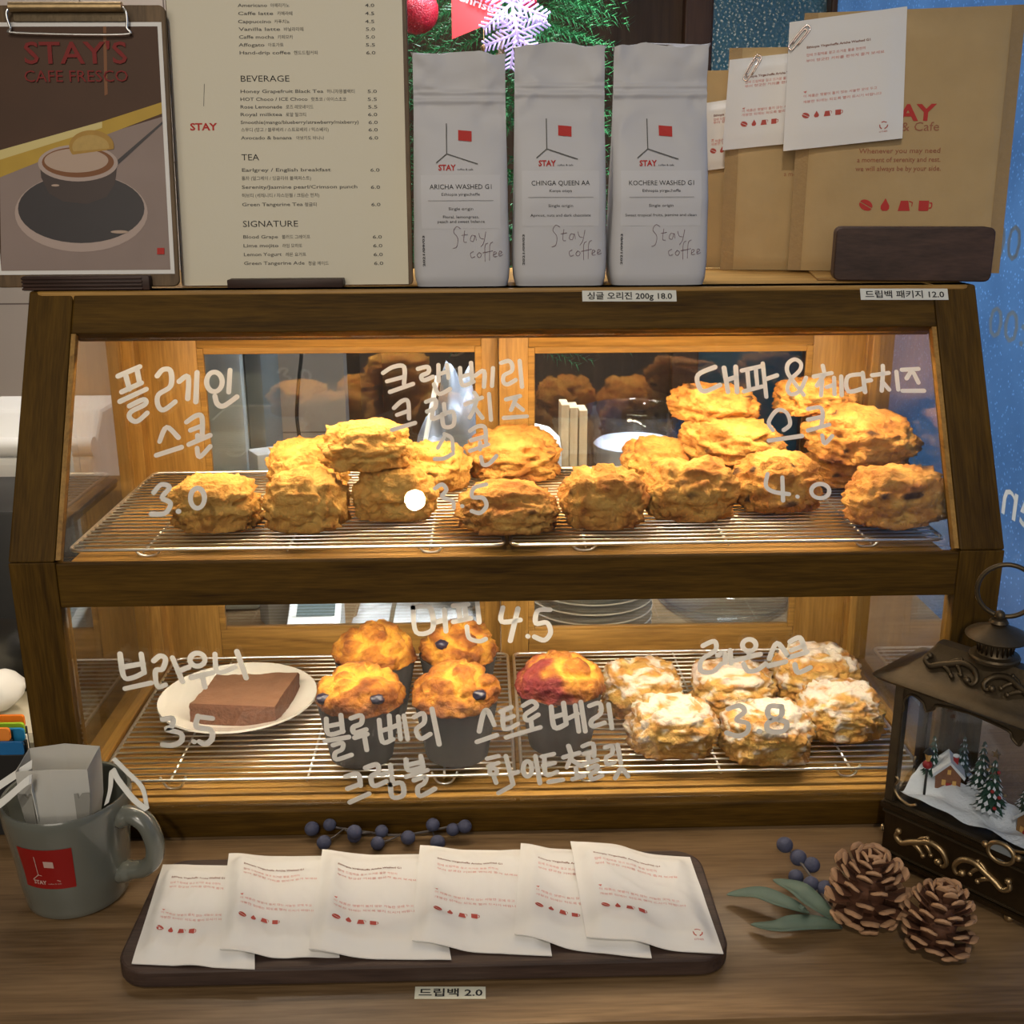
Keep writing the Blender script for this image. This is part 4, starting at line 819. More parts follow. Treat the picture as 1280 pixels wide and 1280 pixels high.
# ------------------------------------------------------------------ drip bag sachets
def sachet_print(parent, fn, w_, h_, u=1.0, full=True):
    """printing of a drip bag, on coordinates from its bottom left corner"""
    mb = MB(); k = w_/.1
    mb.text('Ethiopia Yirgacheffe Aricha Washed G1', .0030*k, fn, .016*k, h_*.775, width=.054*k, bold=.02); mb.build('printed_title', M_brownprint, parent)
    mb = MB()
    for i, (s_, wd) in enumerate((('컵에 드립백을 걸고 뜨거운 물을 천천히', .050), ('부어 향긋한 커피를 편하게 즐겨 보세요', .066))): mb.text(s_, .0030*k, fn, .016*k, h_*(.715-.045*i), width=wd*k)
    for i, (s_, wd) in enumerate((('이 제품은 햇볕이 들지 않는 서늘한 곳에 두고', .062), ('개봉한 뒤에는 되도록 빨리 드시기 바랍니다', .066))): mb.text(s_, .0030*k, fn, .015*k, h_*(.40-.045*i), width=wd*k)
    mb.flat([(.015*k, h_*.445), (.018*k, h_*.45), (.017*k, h_*.43)], fn)
    mb.build('printed_text', M_softred, parent)
    mb = MB(); icons(mb, fn, .018*k, h_*.235, .0068*k); mb.build('printed_icons', mat('icon_red', lin(176, 70, 58), .7) if 'icon_red' not in MATS else MATS['icon_red'], parent)
    if full:
        mb = MB(); c = (.084*k, h_*.115)
        for a in (0, 1, 2):
            an = PI/2+a*2*PI/3; P_ = [(c[0]+.0038*k*math.cos(an+q), c[1]+.0038*k*math.sin(an+q)) for q in (-.8, 0, .6)]; Q_ = [(c[0]+.0029*k*math.cos(an+q), c[1]+.0029*k*math.sin(an+q)) for q in (.6, 0, -.8)]
            mb.flat(P_+Q_, fn)
        mb.text('OTHER', .0018*k, fn, c[0], c[1]-.0062*k, width=.007*k, align='C'); mb.build('recycling_mark', MATS['icon_red'], parent)
# walnut tray
tz = .0035
tr_pts = [at_z(*q, tz+.015) for q in ((146, 1200), (912, 1184), (862, 1062), (214, 1074))]
tc_ = sum(tr_pts, Vector())/4
tray = thing('serving_tray', 'dark walnut serving board holding six white sachets', 'serving board', (tc_.x, tc_.y, 0))
tx0, tx1, ty0, ty1 = min(p.x for p in tr_pts), max(p.x for p in tr_pts), (tr_pts[0].y+tr_pts[1].y)/2-.013, (tr_pts[2].y+tr_pts[3].y)/2
mb = MB(); mb.prism(rrect(tx0, tx1, ty0, ty1, .024, 8), lambda a, b, d: Vector((a, b, d)), tz, tz+.015); tb = mb.build('board', M_tray, tray, bevel=.0022)
for a in (tx0+.05, tx1-.05):
    for b in (ty0+.03, ty1-.03): mb = MB(); mb.lathe([(.007, 0.0002), (.007, tz)], 16, (a, b, 0)); mb.build('foot', M_black, tray)
SZ = tz+.0152
quads = [((203, 1076), (318, 1078), (318, 1206), (164, 1199)), ((286, 1066), (420, 1064), (424, 1190), (275, 1192)), ((403, 1063), (540, 1061), (564, 1192), (386, 1190)), ((525, 1054), (668, 1056), (690, 1186), (515, 1178)), ((651, 1052), (790, 1056), (815, 1188), (643, 1170)), ((713, 1051), (863, 1062), (905, 1181), (733, 1172))]
lab6 = ['white drip coffee sachet at the left end of the walnut board', 'white drip coffee sachet, second from the left on the board', 'white drip coffee sachet, third from the left on the board', 'white drip coffee sachet, fourth from the left on the board', 'white drip coffee sachet mostly covered by the rightmost one', 'white drip coffee sachet uncovered on top at the right end of the board']
tops = []
for i, qd in enumerate(quads):
    zc = SZ+.002+.0008*i
    c4 = [at_z(*q, zc+.003) for q in qd]; tl, tr_, brr, bl = c4
    # tidy to a near rectangle of constant width
    ex = ((tr_-tl)+(brr-bl)).normalized(); wd = .1; ln_ = ((tl-bl).length+(tr_-brr).length)/2
    nu, nv = 40, 44
    def P2(a, b): return (bl*(1-a)+brr*a)*(1-b)+(tl*(1-a)+tr_*a)*b
    Hm = [[SZ for _ in range(nu+1)] for _ in range(nv+1)]
    for j in range(nv+1):
        for q in range(nu+1):
            p = P2(q/nu, j/nv)
            for tr0 in tops:
                h = tr0.ray_cast(Vector((p.x, p.y, .2)), Vector((0, 0, -1)))[0]
                if h: Hm[j][q] = max(Hm[j][q], h.z)
    mx_ = lambda A, r: [[max(A[jj][qq] for jj in range(max(0, j-r), min(nv, j+r)+1) for qq in range(max(0, q-r), min(nu, q+r)+1)) for q in range(nu+1)] for j in range(nv+1)]
    def bl_(A, r): 
        B = [[sum(A[j][max(0, q-r):min(nu, q+r)+1])/(min(nu, q+r)-max(0, q-r)+1) for q in range(nu+1)] for j in range(nv+1)]
        return [[sum(B[jj][q] for jj in range(max(0, j-r), min(nv, j+r)+1))/(min(nv, j+r)-max(0, j-r)+1) for q in range(nu+1)] for j in range(nv+1)]
    Hs = bl_(bl_(mx_(Hm, 3), 4), 3); Hs = [[max(Hs[j][q], Hm[j][q])+.0007 for q in range(nu+1)] for j in range(nv+1)]
    sd_ = i*7.3
    def thick(a, b):
        e = ss(0, .14, a)*ss(0, .14, 1-a)*ss(0, .13, b)*ss(.0, .15, 1-b)
        p = Vector((a*5+sd_, b*5, sd_)); return .0008+e*(.0052+.0022*noise.noise(p*.7)+.0016*(1-abs(noise.noise(p)))**3)+.0003*noise.noise(p*4)*(e > .01)
    lift = lambda a, b: .0022*max(0, noise.noise(Vector((a*3+sd_, b*3, 4))))*(1-ss(0, .12, min(a, 1-a, b, 1-b)))
    def pt(a, b, top):
        q = int(round(a*nu)); j = int(round(b*nv)); p = P2(a, b); z_ = Hs[j][q]+lift(a, b); return Vector((p.x, p.y, z_+(thick(a, b) if top else 0)))
    mb = MB(); mb.grid(nu, nv, lambda a, b: pt(a, b, True)); nb_ = len(mb.v); mb.grid(nu, nv, lambda a, b: pt(a, b, False))
    W1 = nu+1; rim = [q for q in range(nu)]+[j*W1+nu for j in range(nv)]+[nv*W1+q for q in range(nu, 0, -1)]+[j*W1 for j in range(nv, 0, -1)]
    mb.f += [(rim[q], rim[(q+1) % len(rim)], nb_+rim[(q+1) % len(rim)], nb_+rim[q]) for q in range(len(rim))]; mb.mi += [0]*len(rim)
    cen = P2(.5, .5); cen.z = SZ
    t = thing('drip_bag_sachet', lab6[i], 'sachet', cen, 0, 'white sachets on the walnut board')
    body = mb.build('pouch', M_paper, t, 50)
    tree = BVHTree.FromPolygons(mb.v, mb.f); tops.append(tree)
    def fn(x, y, T_=tree, P_=P2, L=ln_):
        p = P_(x/.1, y/L); h = T_.ray_cast(Vector((p.x, p.y, .3)), Vector((0, 0, -1)))[0]; return Vector((p.x, p.y, (h.z if h else p.z)+.0003))
    sachet_print(body, fn, .1, ln_, full=(i == 5))
#@@PART3
# ------------------------------------------------------------------ kraft envelopes, clipped sachets, paper clips, holder
def envelope(name_label, bl, br, hgt, lean, th, seed, group, print_=True):
    bl = Vector(bl); br = Vector(br); ex = (br-bl).normalized(); ny = Vector((ex.y, -ex.x, 0))   # ny towards viewer
    ez = (Vector((0, 0, 1))-ny*lean).normalized(); L = (br-bl).length
    t = thing('kraft_envelope', name_label, 'envelope', ((bl+br)/2).to_tuple(), 0, group)
    off = Vector((seed*5., 2, 1))
    def pt(a, b, side):
        e = ss(0, .10, a)*ss(0, .10, 1-a)*ss(0, .05, b)*ss(0, .12, 1-b)
        d = th*e*(.8+.5*noise.noise(Vector((a*2.2, b*2.2, 0))+off))+.0012*noise.noise(Vector((a*7, b*9, 3))+off)*e+.0004
        return bl+ex*(a*L)+ez*(b*hgt)+ny*(d if side > 0 else -d*.7)
    mb = MB(); n, k = 40, 44
    mb.grid(n, k, lambda a, b: pt(a, b, 1)); nb_ = len(mb.v); mb.grid(n, k, lambda a, b: pt(a, b, -1)); W1 = n+1
    rim = [q for q in range(n)]+[j*W1+n for j in range(k)]+[k*W1+q for q in range(n, 0, -1)]+[j*W1 for j in range(k, 0, -1)]
    mb.f += [(rim[q], rim[(q+1) % len(rim)], nb_+rim[(q+1) % len(rim)], nb_+rim[q]) for q in range(len(rim))]; mb.mi += [0]*len(rim)
    body = mb.build('paper_body', M_kraft, t, 50)
    mb = MB(); mb.grid(2, 30, lambda a, b: pt(a*.065, b, 1)+ny*.0004); mb.build('crimped_seam', M_kraftdark, body, 180)
    mb = MB(); mb.grid(2, 30, lambda a, b: pt(.94+a*.06, b, 1)+ny*.0004); mb.build('crimped_seam', M_kraftdark, body, 180)
    fn = lambda x, y: pt(max(0, min(1, x/L)), max(0, min(1, y/hgt)), 1)+ny*.0006
    if print_:
        mb = MB(); mb.text('STAY', .021, fn, L*.49, hgt*.585, width=.062, bold=.03, align='C'); mb.build('logo', M_red, body)
        mb = MB(); mb.text('coffee & Cafe', .012, fn, L*.49, hgt*.545, width=.07, align='C'); mb.build('logo_caption', M_softbrown, body)
        mb = MB()
        for i, (s_, wd) in enumerate((('Whenever you may need', .076), ('a moment of serenity and rest.', .078), ('we will always be by your side.', .080))): mb.text(s_, .0066, fn, L*.49, hgt*(.462-.034*i), width=wd, align='C', bold=.01)
        mb.build('printed_text', M_softbrown, body)
        mb = MB(); icons(mb, fn, L*.355, hgt*.24, .0135); mb.build('printed_icons', M_red, body)
    else:
        mb = MB(); mb.text('a moment of serenity and rest.', .0066, fn, L*.49, hgt*.43, width=.078, align='C'); mb.build('printed_text', M_softbrown, body)
    return t, pt, ny, ez, ex
M_softbrown = mat('faded_brown_print', lin(150, 92, 62), .7)
B0 = at_y(984, 342, .262); B1 = at_y(1249, 338, .205); B0.z = B1.z = TZ+.0022
ev = envelope('big kraft paper envelope with red coffee icons, standing in the walnut holder', B0, B1, .247, .10, .007, 1, 'kraft envelopes on the case')
C0 = at_y(900, 337, .296); C1 = C0+Vector((.20, -.030, 0)); C0.z = C1.z = TZ+.0003
ev2 = envelope('kraft envelope partly hidden behind the big one', C0, C1, .220, .09, .006, 2, 'kraft envelopes on the case', False)
D0 = at_y(860, 334, .327); D1 = D0+Vector((.19, -.03, 0)); D0.z = D1.z = TZ+.0003
ev3 = envelope('kraft envelope farthest back, seen beside the coffee bags', D0, D1, .20, .06, .003, 3, 'kraft envelopes on the case', False)
def clipped(label, quad, y0, ny, ez, gap, n_print=True):
    # a flat sachet held against an envelope; quad pixel corners bl, br, tr, tl on a plane in front of it
    P0 = y0; c = [at_pl(u, v, P0, ny) for u, v in quad]; bl, br, tr_, tl = c
    t = thing('drip_bag_sachet', label, 'sachet', ((bl+br+tr_+tl)/4).to_tuple(), 0, 'white sachets clipped to the envelopes')
    P = lambda a, b: (bl*(1-a)+br*a)*(1-b)+(tl*(1-a)+tr_*a)*b
    th = lambda a, b: .0005+.0028*ss(0, .16, a)*ss(0, .16, 1-a)*ss(0, .16, b)*ss(0, .16, 1-b)
    mb = MB(); n = 20; mb.grid(n, n, lambda a, b: P(a, b)+ny*th(a, b)); nb_ = len(mb.v); mb.grid(n, n, lambda a, b: P(a, b)-ny*.0002); W1 = n+1
    rim = [q for q in range(n)]+[j*W1+n for j in range(n)]+[n*W1+q for q in range(n, 0, -1)]+[j*W1 for j in range(n, 0, -1)]
    mb.f += [(rim[q], rim[(q+1) % len(rim)], nb_+rim[(q+1) % len(rim)], nb_+rim[q]) for q in range(len(rim))]; mb.mi += [0]*len(rim)
    body = mb.build('pouch', M_paper, t, 50); L = (tl-bl).length
    sachet_print(body, lambda x, y: P(x/.1, y/L)+ny*(th(x/.1, y/L)+.0003), .1, L)
    return t, P
def paper_clip(label, P, ny, a, b, ang, s=.026):
    c = P(a, b); ex = (P(1, b)-P(0, b)).normalized(); ez = (P(a, 1)-P(a, 0)).normalized()
    ca, sa = math.cos(ang), math.sin(ang)
    def q(x, z, d): xx, zz = x*ca-z*sa, x*sa+z*ca; return c+ex*xx+ez*zz+ny*d
    w_ = s*.13; pts = [(-w_*.55, -s*.30), (-w_*.55, s*.30), (0, s*.37), (w_*.55, s*.30), (w_*.55, -s*.36), (w_*.1, -s*.46), (-w_, -s*.36), (-w_, s*.36), (-w_*.2, s*.52), (w_, s*.42), (w_, -s*.2)]
    t = MB(); t.tube(smooth_path([q(x, z, .0042) for x, z in pts], 4), .00065, 8)
    o = t.build('paper_clip', M_steel if 'rose_wire' not in MATS else MATS['rose_wire'], None, 180); o.data.materials[0] = M_clipw
    cen = sum((v.co for v in o.data.vertices), Vector())/len(o.data.vertices)
    for v in o.data.vertices: v.co -= cen
    o.location = cen
    return tag(o, label, 'paper clip', 'paper clips on the envelopes')
M_clipw = mat('rose_steel', (.72, .58, .50, 1), .2, 1)
ny = ev[2]
pl0 = ev[1](.3, .6, -1)+ny*.021
s1, P1 = clipped('white sachet clipped to the front of the big kraft envelope', ((979, 189), (1128, 173), (1134, 8), (987, 28)), pl0, (ny+Vector((0, 0, .10))).normalized(), ev[3], 0)
paper_clip('paper clip on the big envelope, holding the front sachet', P1, (ny+Vector((0, 0, .10))).normalized(), .09, .86, -.72)
n2 = (ev2[2]+Vector((0, 0, .09))).normalized(); pl2 = ev2[1](.3, .6, -1)+ev2[2]*.0165
s2, P2_ = clipped('white sachet clipped to the envelope behind, partly covered by the front sachet', ((903, 188), (1040, 174), (1046, 60), (912, 75)), pl2, n2, ev2[3], 0)
paper_clip('paper clip at the top of the half covered sachet', P2_, n2, .215, .87, -.5)
n3 = (ev3[2]+Vector((0, 0, .06))).normalized(); pl3 = ev3[1](.3, .6, -1)+ev3[2]*.0105
s3, P3_ = clipped('white sachet farthest back, its edge showing beside the coffee bags', ((868, 215), (990, 200), (994, 112), (874, 130)), pl3, n3, ev3[3], 0)
hd = thing('walnut_holder', 'dark walnut card holder standing in front of the big kraft envelope', 'holder', (.375, .17, TZ))
h0 = at_y(1041, 350, .163); h1 = at_y(1238, 353, .136); hx = (h1-h0); hx.z = 0; hl = hx.length; hx.normalize(); hy = Vector((hx.y, -hx.x, 0))*-1
o0 = Vector((h0.x, h0.y, TZ))
mb = MB(); mb.prism(rrect(0, hl, 0.0001, at_y(1150, 284, .15).z-TZ, .006, 4), lambda a, b, d: o0+hx*a+hy*d+Vector((0, 0, b)), 0, .026); mb.build('front_block', M_walnut, hd, bevel=.0012)
mb = MB(); M_ = lambda a, d, z: o0+hx*a+hy*d+Vector((0, 0, z))
mb.prism([(-.014, .002), (hl-.02, .002), (hl-.02, .118), (-.014, .118)], lambda a, d, z: M_(a, d, z), .0001, .0018); mb.build('base_plate', M_oakX, hd)
# ------------------------------------------------------------------ handwritten price labels
def price_label(label, quad, txt, fnpix, n, parts):
    pass
def label_on(label, frm, u0, u1, v0, v1, txt, mat_, th=.0003):
    a = frm.at(u0, v1); b = frm.at(u1, v0); c = frm.at((u0+u1)/2, (v0+v1)/2)
    t = thing('price_label', label, 'price label', frm(c[0], c[1], .0001).to_tuple(), 0)
    a2 = frm.at(u1, v1); dz = a2[1]-a[1]; W_ = b[0]-a[0]; Hh = frm.at(u0, v0)[1]-a[1]
    f = lambda x, y, d: frm(a[0]+x, a[1]+y+dz*x/W_, d)
    mb = MB(); mb.prism([(0, 0), (W_, 0), (W_, Hh), (0, Hh)], f, .0002, .0005); s_ = mb.build('label_strip', mat_, t)
    mb = MB(); mb.text(txt, Hh*.72, lambda x, y: f(x, y, .0008), W_*.05, Hh*.22, width=W_*.9, bold=.018); mb.build('handwriting', M_ink, s_)
    return t
fs_ = Frame((0, 0, H), (1, 0, 0), (0, sl.x, sl.y))
if fs_.n.y > 0: fs_.n = -fs_.n
m_lab = mat('label_paper', (.66, .65, .58, 1), .7)
label_on('handwritten single origin price label on the case rim below the coffee bags', fs_, 728, 845, 363, 377, '싱글 오리진 200g 18.0', m_lab)
label_on('handwritten drip bag package price label on the case rim below the kraft envelopes', fs_, 1076, 1184, 361, 375, '드립백 패키지 12.0', m_lab)
ft = Frame((0, -.22, 0), (1, 0, 0), (0, 1, 0))
ft.n = Vector((0, 0, 1))
label_on('handwritten drip bag price label stuck on the counter before the board', ft, 518, 607, 1234, 1249, '드립백 2.0', mat('cream_label_paper', (.72, .70, .56, 1), .7))

# ------------------------------------------------------------------ mug with drip filter
mp_ = at_z(84, 1152, 0); RB, RT, HM = .041, .0515, .096
mc = Vector((mp_.x-.004, mp_.y+RB*.98, .0003))
m_mug = mat('grey_green_glaze', (.13, .135, .115, 1), .22, coat=.6)
mug = thing('coffee_mug', 'grey glazed mug with a red logo square, at the left front of the counter', 'mug', mc)
def mr_(z): return RB+(RT-RB)*(.35*ss(0, .35, z/HM)+.65*ss(.3, 1.0, z/HM))
prof = [(RB-.006, 0), (RB-.002, .0005), (RB, .003)]+[(mr_(HM*i/14), HM*i/14) for i in range(1, 14)]+[(RT-.0002, HM-.002), (RT-.0012, HM), (RT-.0032, HM-.0005), (RT-.0045, HM-.004)]+[(mr_(HM*i/8)-.0045, HM*i/8) for i in range(7, 0, -1)]+[(RB-.008, .006), (.001, .0055)]
mb = MB(); mb.lathe(prof, 64, mc); body = mb.build('mug_body', m_mug, mug, 50)
hd_ = Vector((.97, -.25, 0)).normalized()
def hp(r, z): return mc+hd_*r+Vector((0, 0, z))
mb = MB(); hpts = smooth_path([hp(mr_(.076)-.002, .077), hp(.058, .0815), hp(.070, .076), hp(.0765, .060), hp(.075, .044), hp(.066, .033), hp(.055, .029), hp(mr_(.026)-.002, .025)], 6)
mb.tube(hpts, [.0072 if 4 < i < len(hpts)-5 else .0085 for i in range(len(hpts))], 14, flatn=hd_.cross(Vector((0, 0, 1))), fl=1.25); mb.build('handle', m_mug, mug, 180)
mb = MB(); dk = mat('dark_coffee', (.012, .008, .006, 1), .1)
def mugfn(cx_ang, d):
    def f(x, z): r = mr_(z-mc.z)+d; a = cx_ang+x/RT; return Vector((mc.x+r*math.cos(a), mc.y+r*math.sin(a), z))
    return f
la = -PI/2-.03
q0, q1 = -.0275, .0205; z0_, z1_ = .034, .0725
f1 = mugfn(la, .0004); mb = MB(); mb.grid(14, 8, lambda a, b: f1(q0+(q1-q0)*a, mc.z+z0_+(z1_-z0_)*b)); sq = mb.build('logo_square', mat('deep_red_print', lin(140, 22, 20), .4), body, 180)
f2 = mugfn(la, .0008); ml, mr2 = MB(), MB(); brand(ml, mr2, f2, q0+.0165, mc.z+.0475, .018); ml.build('logo_lines', mat('pale_logo_print', lin(190, 160, 150), .6), sq); mr2.text('STAY', .0052, f2, q0+.0105, mc.z+.0385, width=.0125, bold=.03); mr2.text('coffee & cafe', .0018, f2, q0+.024, mc.z+.0385, width=.012); mr2.build('logo', MATS['pale_logo_print'], sq)
# drip filter hanging in the mug
mf = bpy.data.materials.new('filter_paper'); mf.use_nodes = True; nt = mf.node_tree; p = nt.nodes['Principled BSDF']; p.inputs['Base Color'].default_value = (.82, .81, .77, 1); p.inputs['Roughness'].default_value = .85
tl_ = N(nt, 'ShaderNodeBsdfTranslucent'); tl_.inputs[0].default_value = (.7, .69, .65, 1); mx = N(nt, 'ShaderNodeMixShader'); mx.inputs[0].default_value = .5
nt.links.new(p.outputs[0], mx.inputs[1]); nt.links.new(tl_.outputs[0], mx.inputs[2]); nt.links.new(mx.outputs[0], nt.nodes['Material Output'].inputs[0])
drip = thing('drip_filter', 'white paper drip filter hooked over the rim of the grey mug', 'drip filter', mc+Vector((0, 0, HM)))
fx, fy = .028, .016; fc = Vector((mc.x+.002, mc.y-.012, 0)); zb0, zt0 = mc.z+.060, mc.z+HM+.036
def pouch(k, dz=0): # ring of the open bag
    def ring(s_, z): return [Vector((fc.x-fx*s_, fc.y-fy*s_*.9, z-.003)), Vector((fc.x, fc.y-fy*s_*1.1, z)), Vector((fc.x+fx*s_, fc.y-fy*s_*.9, z-.002)), Vector((fc.x+fx*s_*1.02, fc.y+fy*s_, z+.002)), Vector((fc.x, fc.y+fy*s_*1.1, z+.004)), Vector((fc.x-fx*s_*1.02, fc.y+fy*s_, z+.001))]
    return [ring(.75, zb0), ring(.95, zb0+.03), ring(1.0, zt0-.018), ring(1.0, zt0)]
rs = pouch(0); mb = MB(); vs = [p for r in rs for p in r]; mb.add(vs, [(i*6+j, i*6+(j+1) % 6, (i+1)*6+(j+1) % 6, (i+1)*6+j) for i in range(3) for j in range(6)]+[tuple(range(6))[::-1]]); mb.build('filter_bag', mf, drip, solid=.0005)
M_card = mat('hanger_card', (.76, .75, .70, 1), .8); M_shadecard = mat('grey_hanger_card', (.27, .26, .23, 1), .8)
def strip(name, pts, w_, m, up):
    mb = MB(); P_ = smooth_path(pts, 5); u_ = Vector(up)*w_/2; mb.add([p-u_ for p in P_]+[p+u_ for p in P_], [(i, i+1, len(P_)+i+1, len(P_)+i) for i in range(len(P_)-1)]); return mb.build(name, m, drip, solid=.0006)
fr0 = fc.y-fy*1.02-.0012
for sx in (-1, 1):
    mb = MB(); xx = fc.x+sx*.0195; a = sx*.0055
    mb.prism([(xx-.009*(1 if sx < 0 else .0)-0, zt0-.026), (xx+.009*(1 if sx > 0 else 0), zt0-.026), (xx+.009*(1 if sx > 0 else 0), zt0-.022), (xx+.003, zt0-.022), (xx+.0035, zb0+.008), (xx-.0035, zb0+.008), (xx-.003, zt0-.022), (xx-.009*(1 if sx < 0 else 0), zt0-.022)], lambda x, z, d: Vector((x, fc.y-fy*(1.1-.2*abs(x-fc.x)/fx)*(.95 if z < zt0-.03 else 1)-.0012+d, z)), -.0005, 0)
    mb.build('hanger_tab', M_shadecard, drip)
zr = mc.z+HM
lw = [at_y(40, 955, mc.y-.015), at_y(-5, 985, mc.y-.03), at_y(-30, 1005, mc.y-.035), at_y(-5, 1008, mc.y-.045), at_y(36, 975, mc.y-.04), at_y(40, 985, mc.y-.032), at_y(48, 1020, mc.y-.028)]
strip('hanger_arm', lw, .007, M_card, (0, .4, .9))
rw = [at_y(133, 1005, mc.y-.02), at_y(138, 985, mc.y-.018), at_y(140, 962, mc.y-.015), at_y(148, 975, mc.y-.022), at_y(168, 1000, mc.y-.030), at_y(184, 1012, mc.y-.034)]
strip('hanger_arm', rw, .005, M_card, (.75, .2, .5))
rw = [at_y(142, 948, mc.y-.008), at_y(160, 966, mc.y-.012), at_y(178, 985, mc.y-.02), at_y(184, 1012, mc.y-.034)]
strip('hanger_arm', rw, .004, M_card, (.75, .2, .5))
# ------------------------------------------------------------------ berries, leaves, pinecones
M_berry = mat('frosted_blue_berry', (.05, .055, .10, 1), .75, var=.5, vscale=120, bump=.3, bscale=500); M_twig = mat('grey_twig', (.10, .085, .08, 1), .8)
M_leaf = mat('grey_green_leaf', (.075, .115, .085, 1), .6, var=.25, vscale=70, bump=.2, bscale=120)
def sprig(label, berries, stem, r, twigs):
    c = stem[0]; t = thing('berry_sprig', label, 'sprig', (c.x, c.y, 0), 0)
    mb = MB(); mb.tube(smooth_path(stem, 5), .0011, 7); st = mb.build('stem', M_twig, t, 180)
    for p, j in zip(berries, twigs):
        mb = MB(); mb.tube([stem[j], (stem[j]+p)/2+Vector((0, 0, -.001)), p], .0008, 6); mb.build('twig', M_twig, st, 180)
        mb = MB(); mb.ball(p, r*(.92+.16*noise.random()), 3, (1, 1, .95)); mb.build('berry', M_berry, t, 180)
    return t
by = -.022
st = [at_z(u, v, z) for u, v, z in ((400, 1030, .010), (430, 1036, .008), (465, 1041, .007), (500, 1044, .006), (540, 1038, .009), (575, 1030, .011))]
sprig('dark blue berry sprig lying between the case and the walnut board', [at_z(u, v, z) for u, v, z in ((390, 1036, .010), (412, 1031, .013), (405, 1053, .008), (443, 1045, .009), (443, 1040, .016), (477, 1039, .012), (472, 1054, .007), (510, 1047, .009), (541, 1031, .016), (547, 1053, .008), (566, 1037, .012), (581, 1033, .014))], st, .0064, (0, 1, 1, 1, 2, 2, 3, 3, 4, 4, 5, 5))
st2 = [at_z(u, v, z) for u, v, z in ((1052, 1160, .003), (1035, 1130, .006), (1020, 1105, .010), (1002, 1080, .016), (985, 1060, .022))]
spr = sprig('blue berry sprig with grey green leaves lying beside the pinecones', [at_z(u, v, z) for u, v, z in ((981, 1056, .024), (998, 1072, .017), (1015, 1081, .015), (995, 1096, .010), (1014, 1105, .010), (1032, 1111, .009))], st2, .0068, (4, 3, 3, 2, 2, 1))
def leaf(pts, w_, lift):
    P_ = smooth_path(pts, 6); n = len(P_); vs = []
    for i, p in enumerate(P_):
        t = (P_[min(n-1, i+1)]-P_[max(0, i-1)]).normalized(); s_ = t.cross(Vector((0, 0, 1))).normalized(); f = i/(n-1); ww = w_*(math.sin(PI*min(1, f*.97+.03))**.75)*(1.1-.3*f)
        for k in (-1, -.5, 0, .5, 1): vs.append(p+s_*ww*k*.5+Vector((0, 0, abs(k)*ww*.18+.0005*math.sin(f*14))))
    mb = MB(); mb.add(vs, [(i*5+j, i*5+j+1, (i+1)*5+j+1, (i+1)*5+j) for i in range(n-1) for j in range(4)]); o = mb.build('leaf', M_leaf, spr, 180, solid=.0005)
    return o
leaf([at_z(u, v, z) for u, v, z in ((1010, 1142, .008), (975, 1128, .013), (940, 1118, .012), (908, 1119, .007))], .019, 0)
leaf([at_z(u, v, z) for u, v, z in ((1042, 1150, .006), (1015, 1128, .012), (990, 1110, .014), (966, 1100, .012))], .021, 0)
leaf([at_z(u, v, z) for u, v, z in ((1052, 1160, .004), (1015, 1156, .008), (975, 1160, .009), (938, 1156, .004))], .020, 0)
leaf([at_z(u, v, z) for u, v, z in ((1012, 1142, .010), (1004, 1138, .014), (1000, 1131, .016))], .006, 0)
m_cone = mat('pinecone_scale', (.11, .043, .02, 1), .75, var=.45, vscale=90, bump=.5, bscale=250); m_conetip = mat('pinecone_tip', (.42, .24, .13, 1), .75, var=.3, vscale=150)
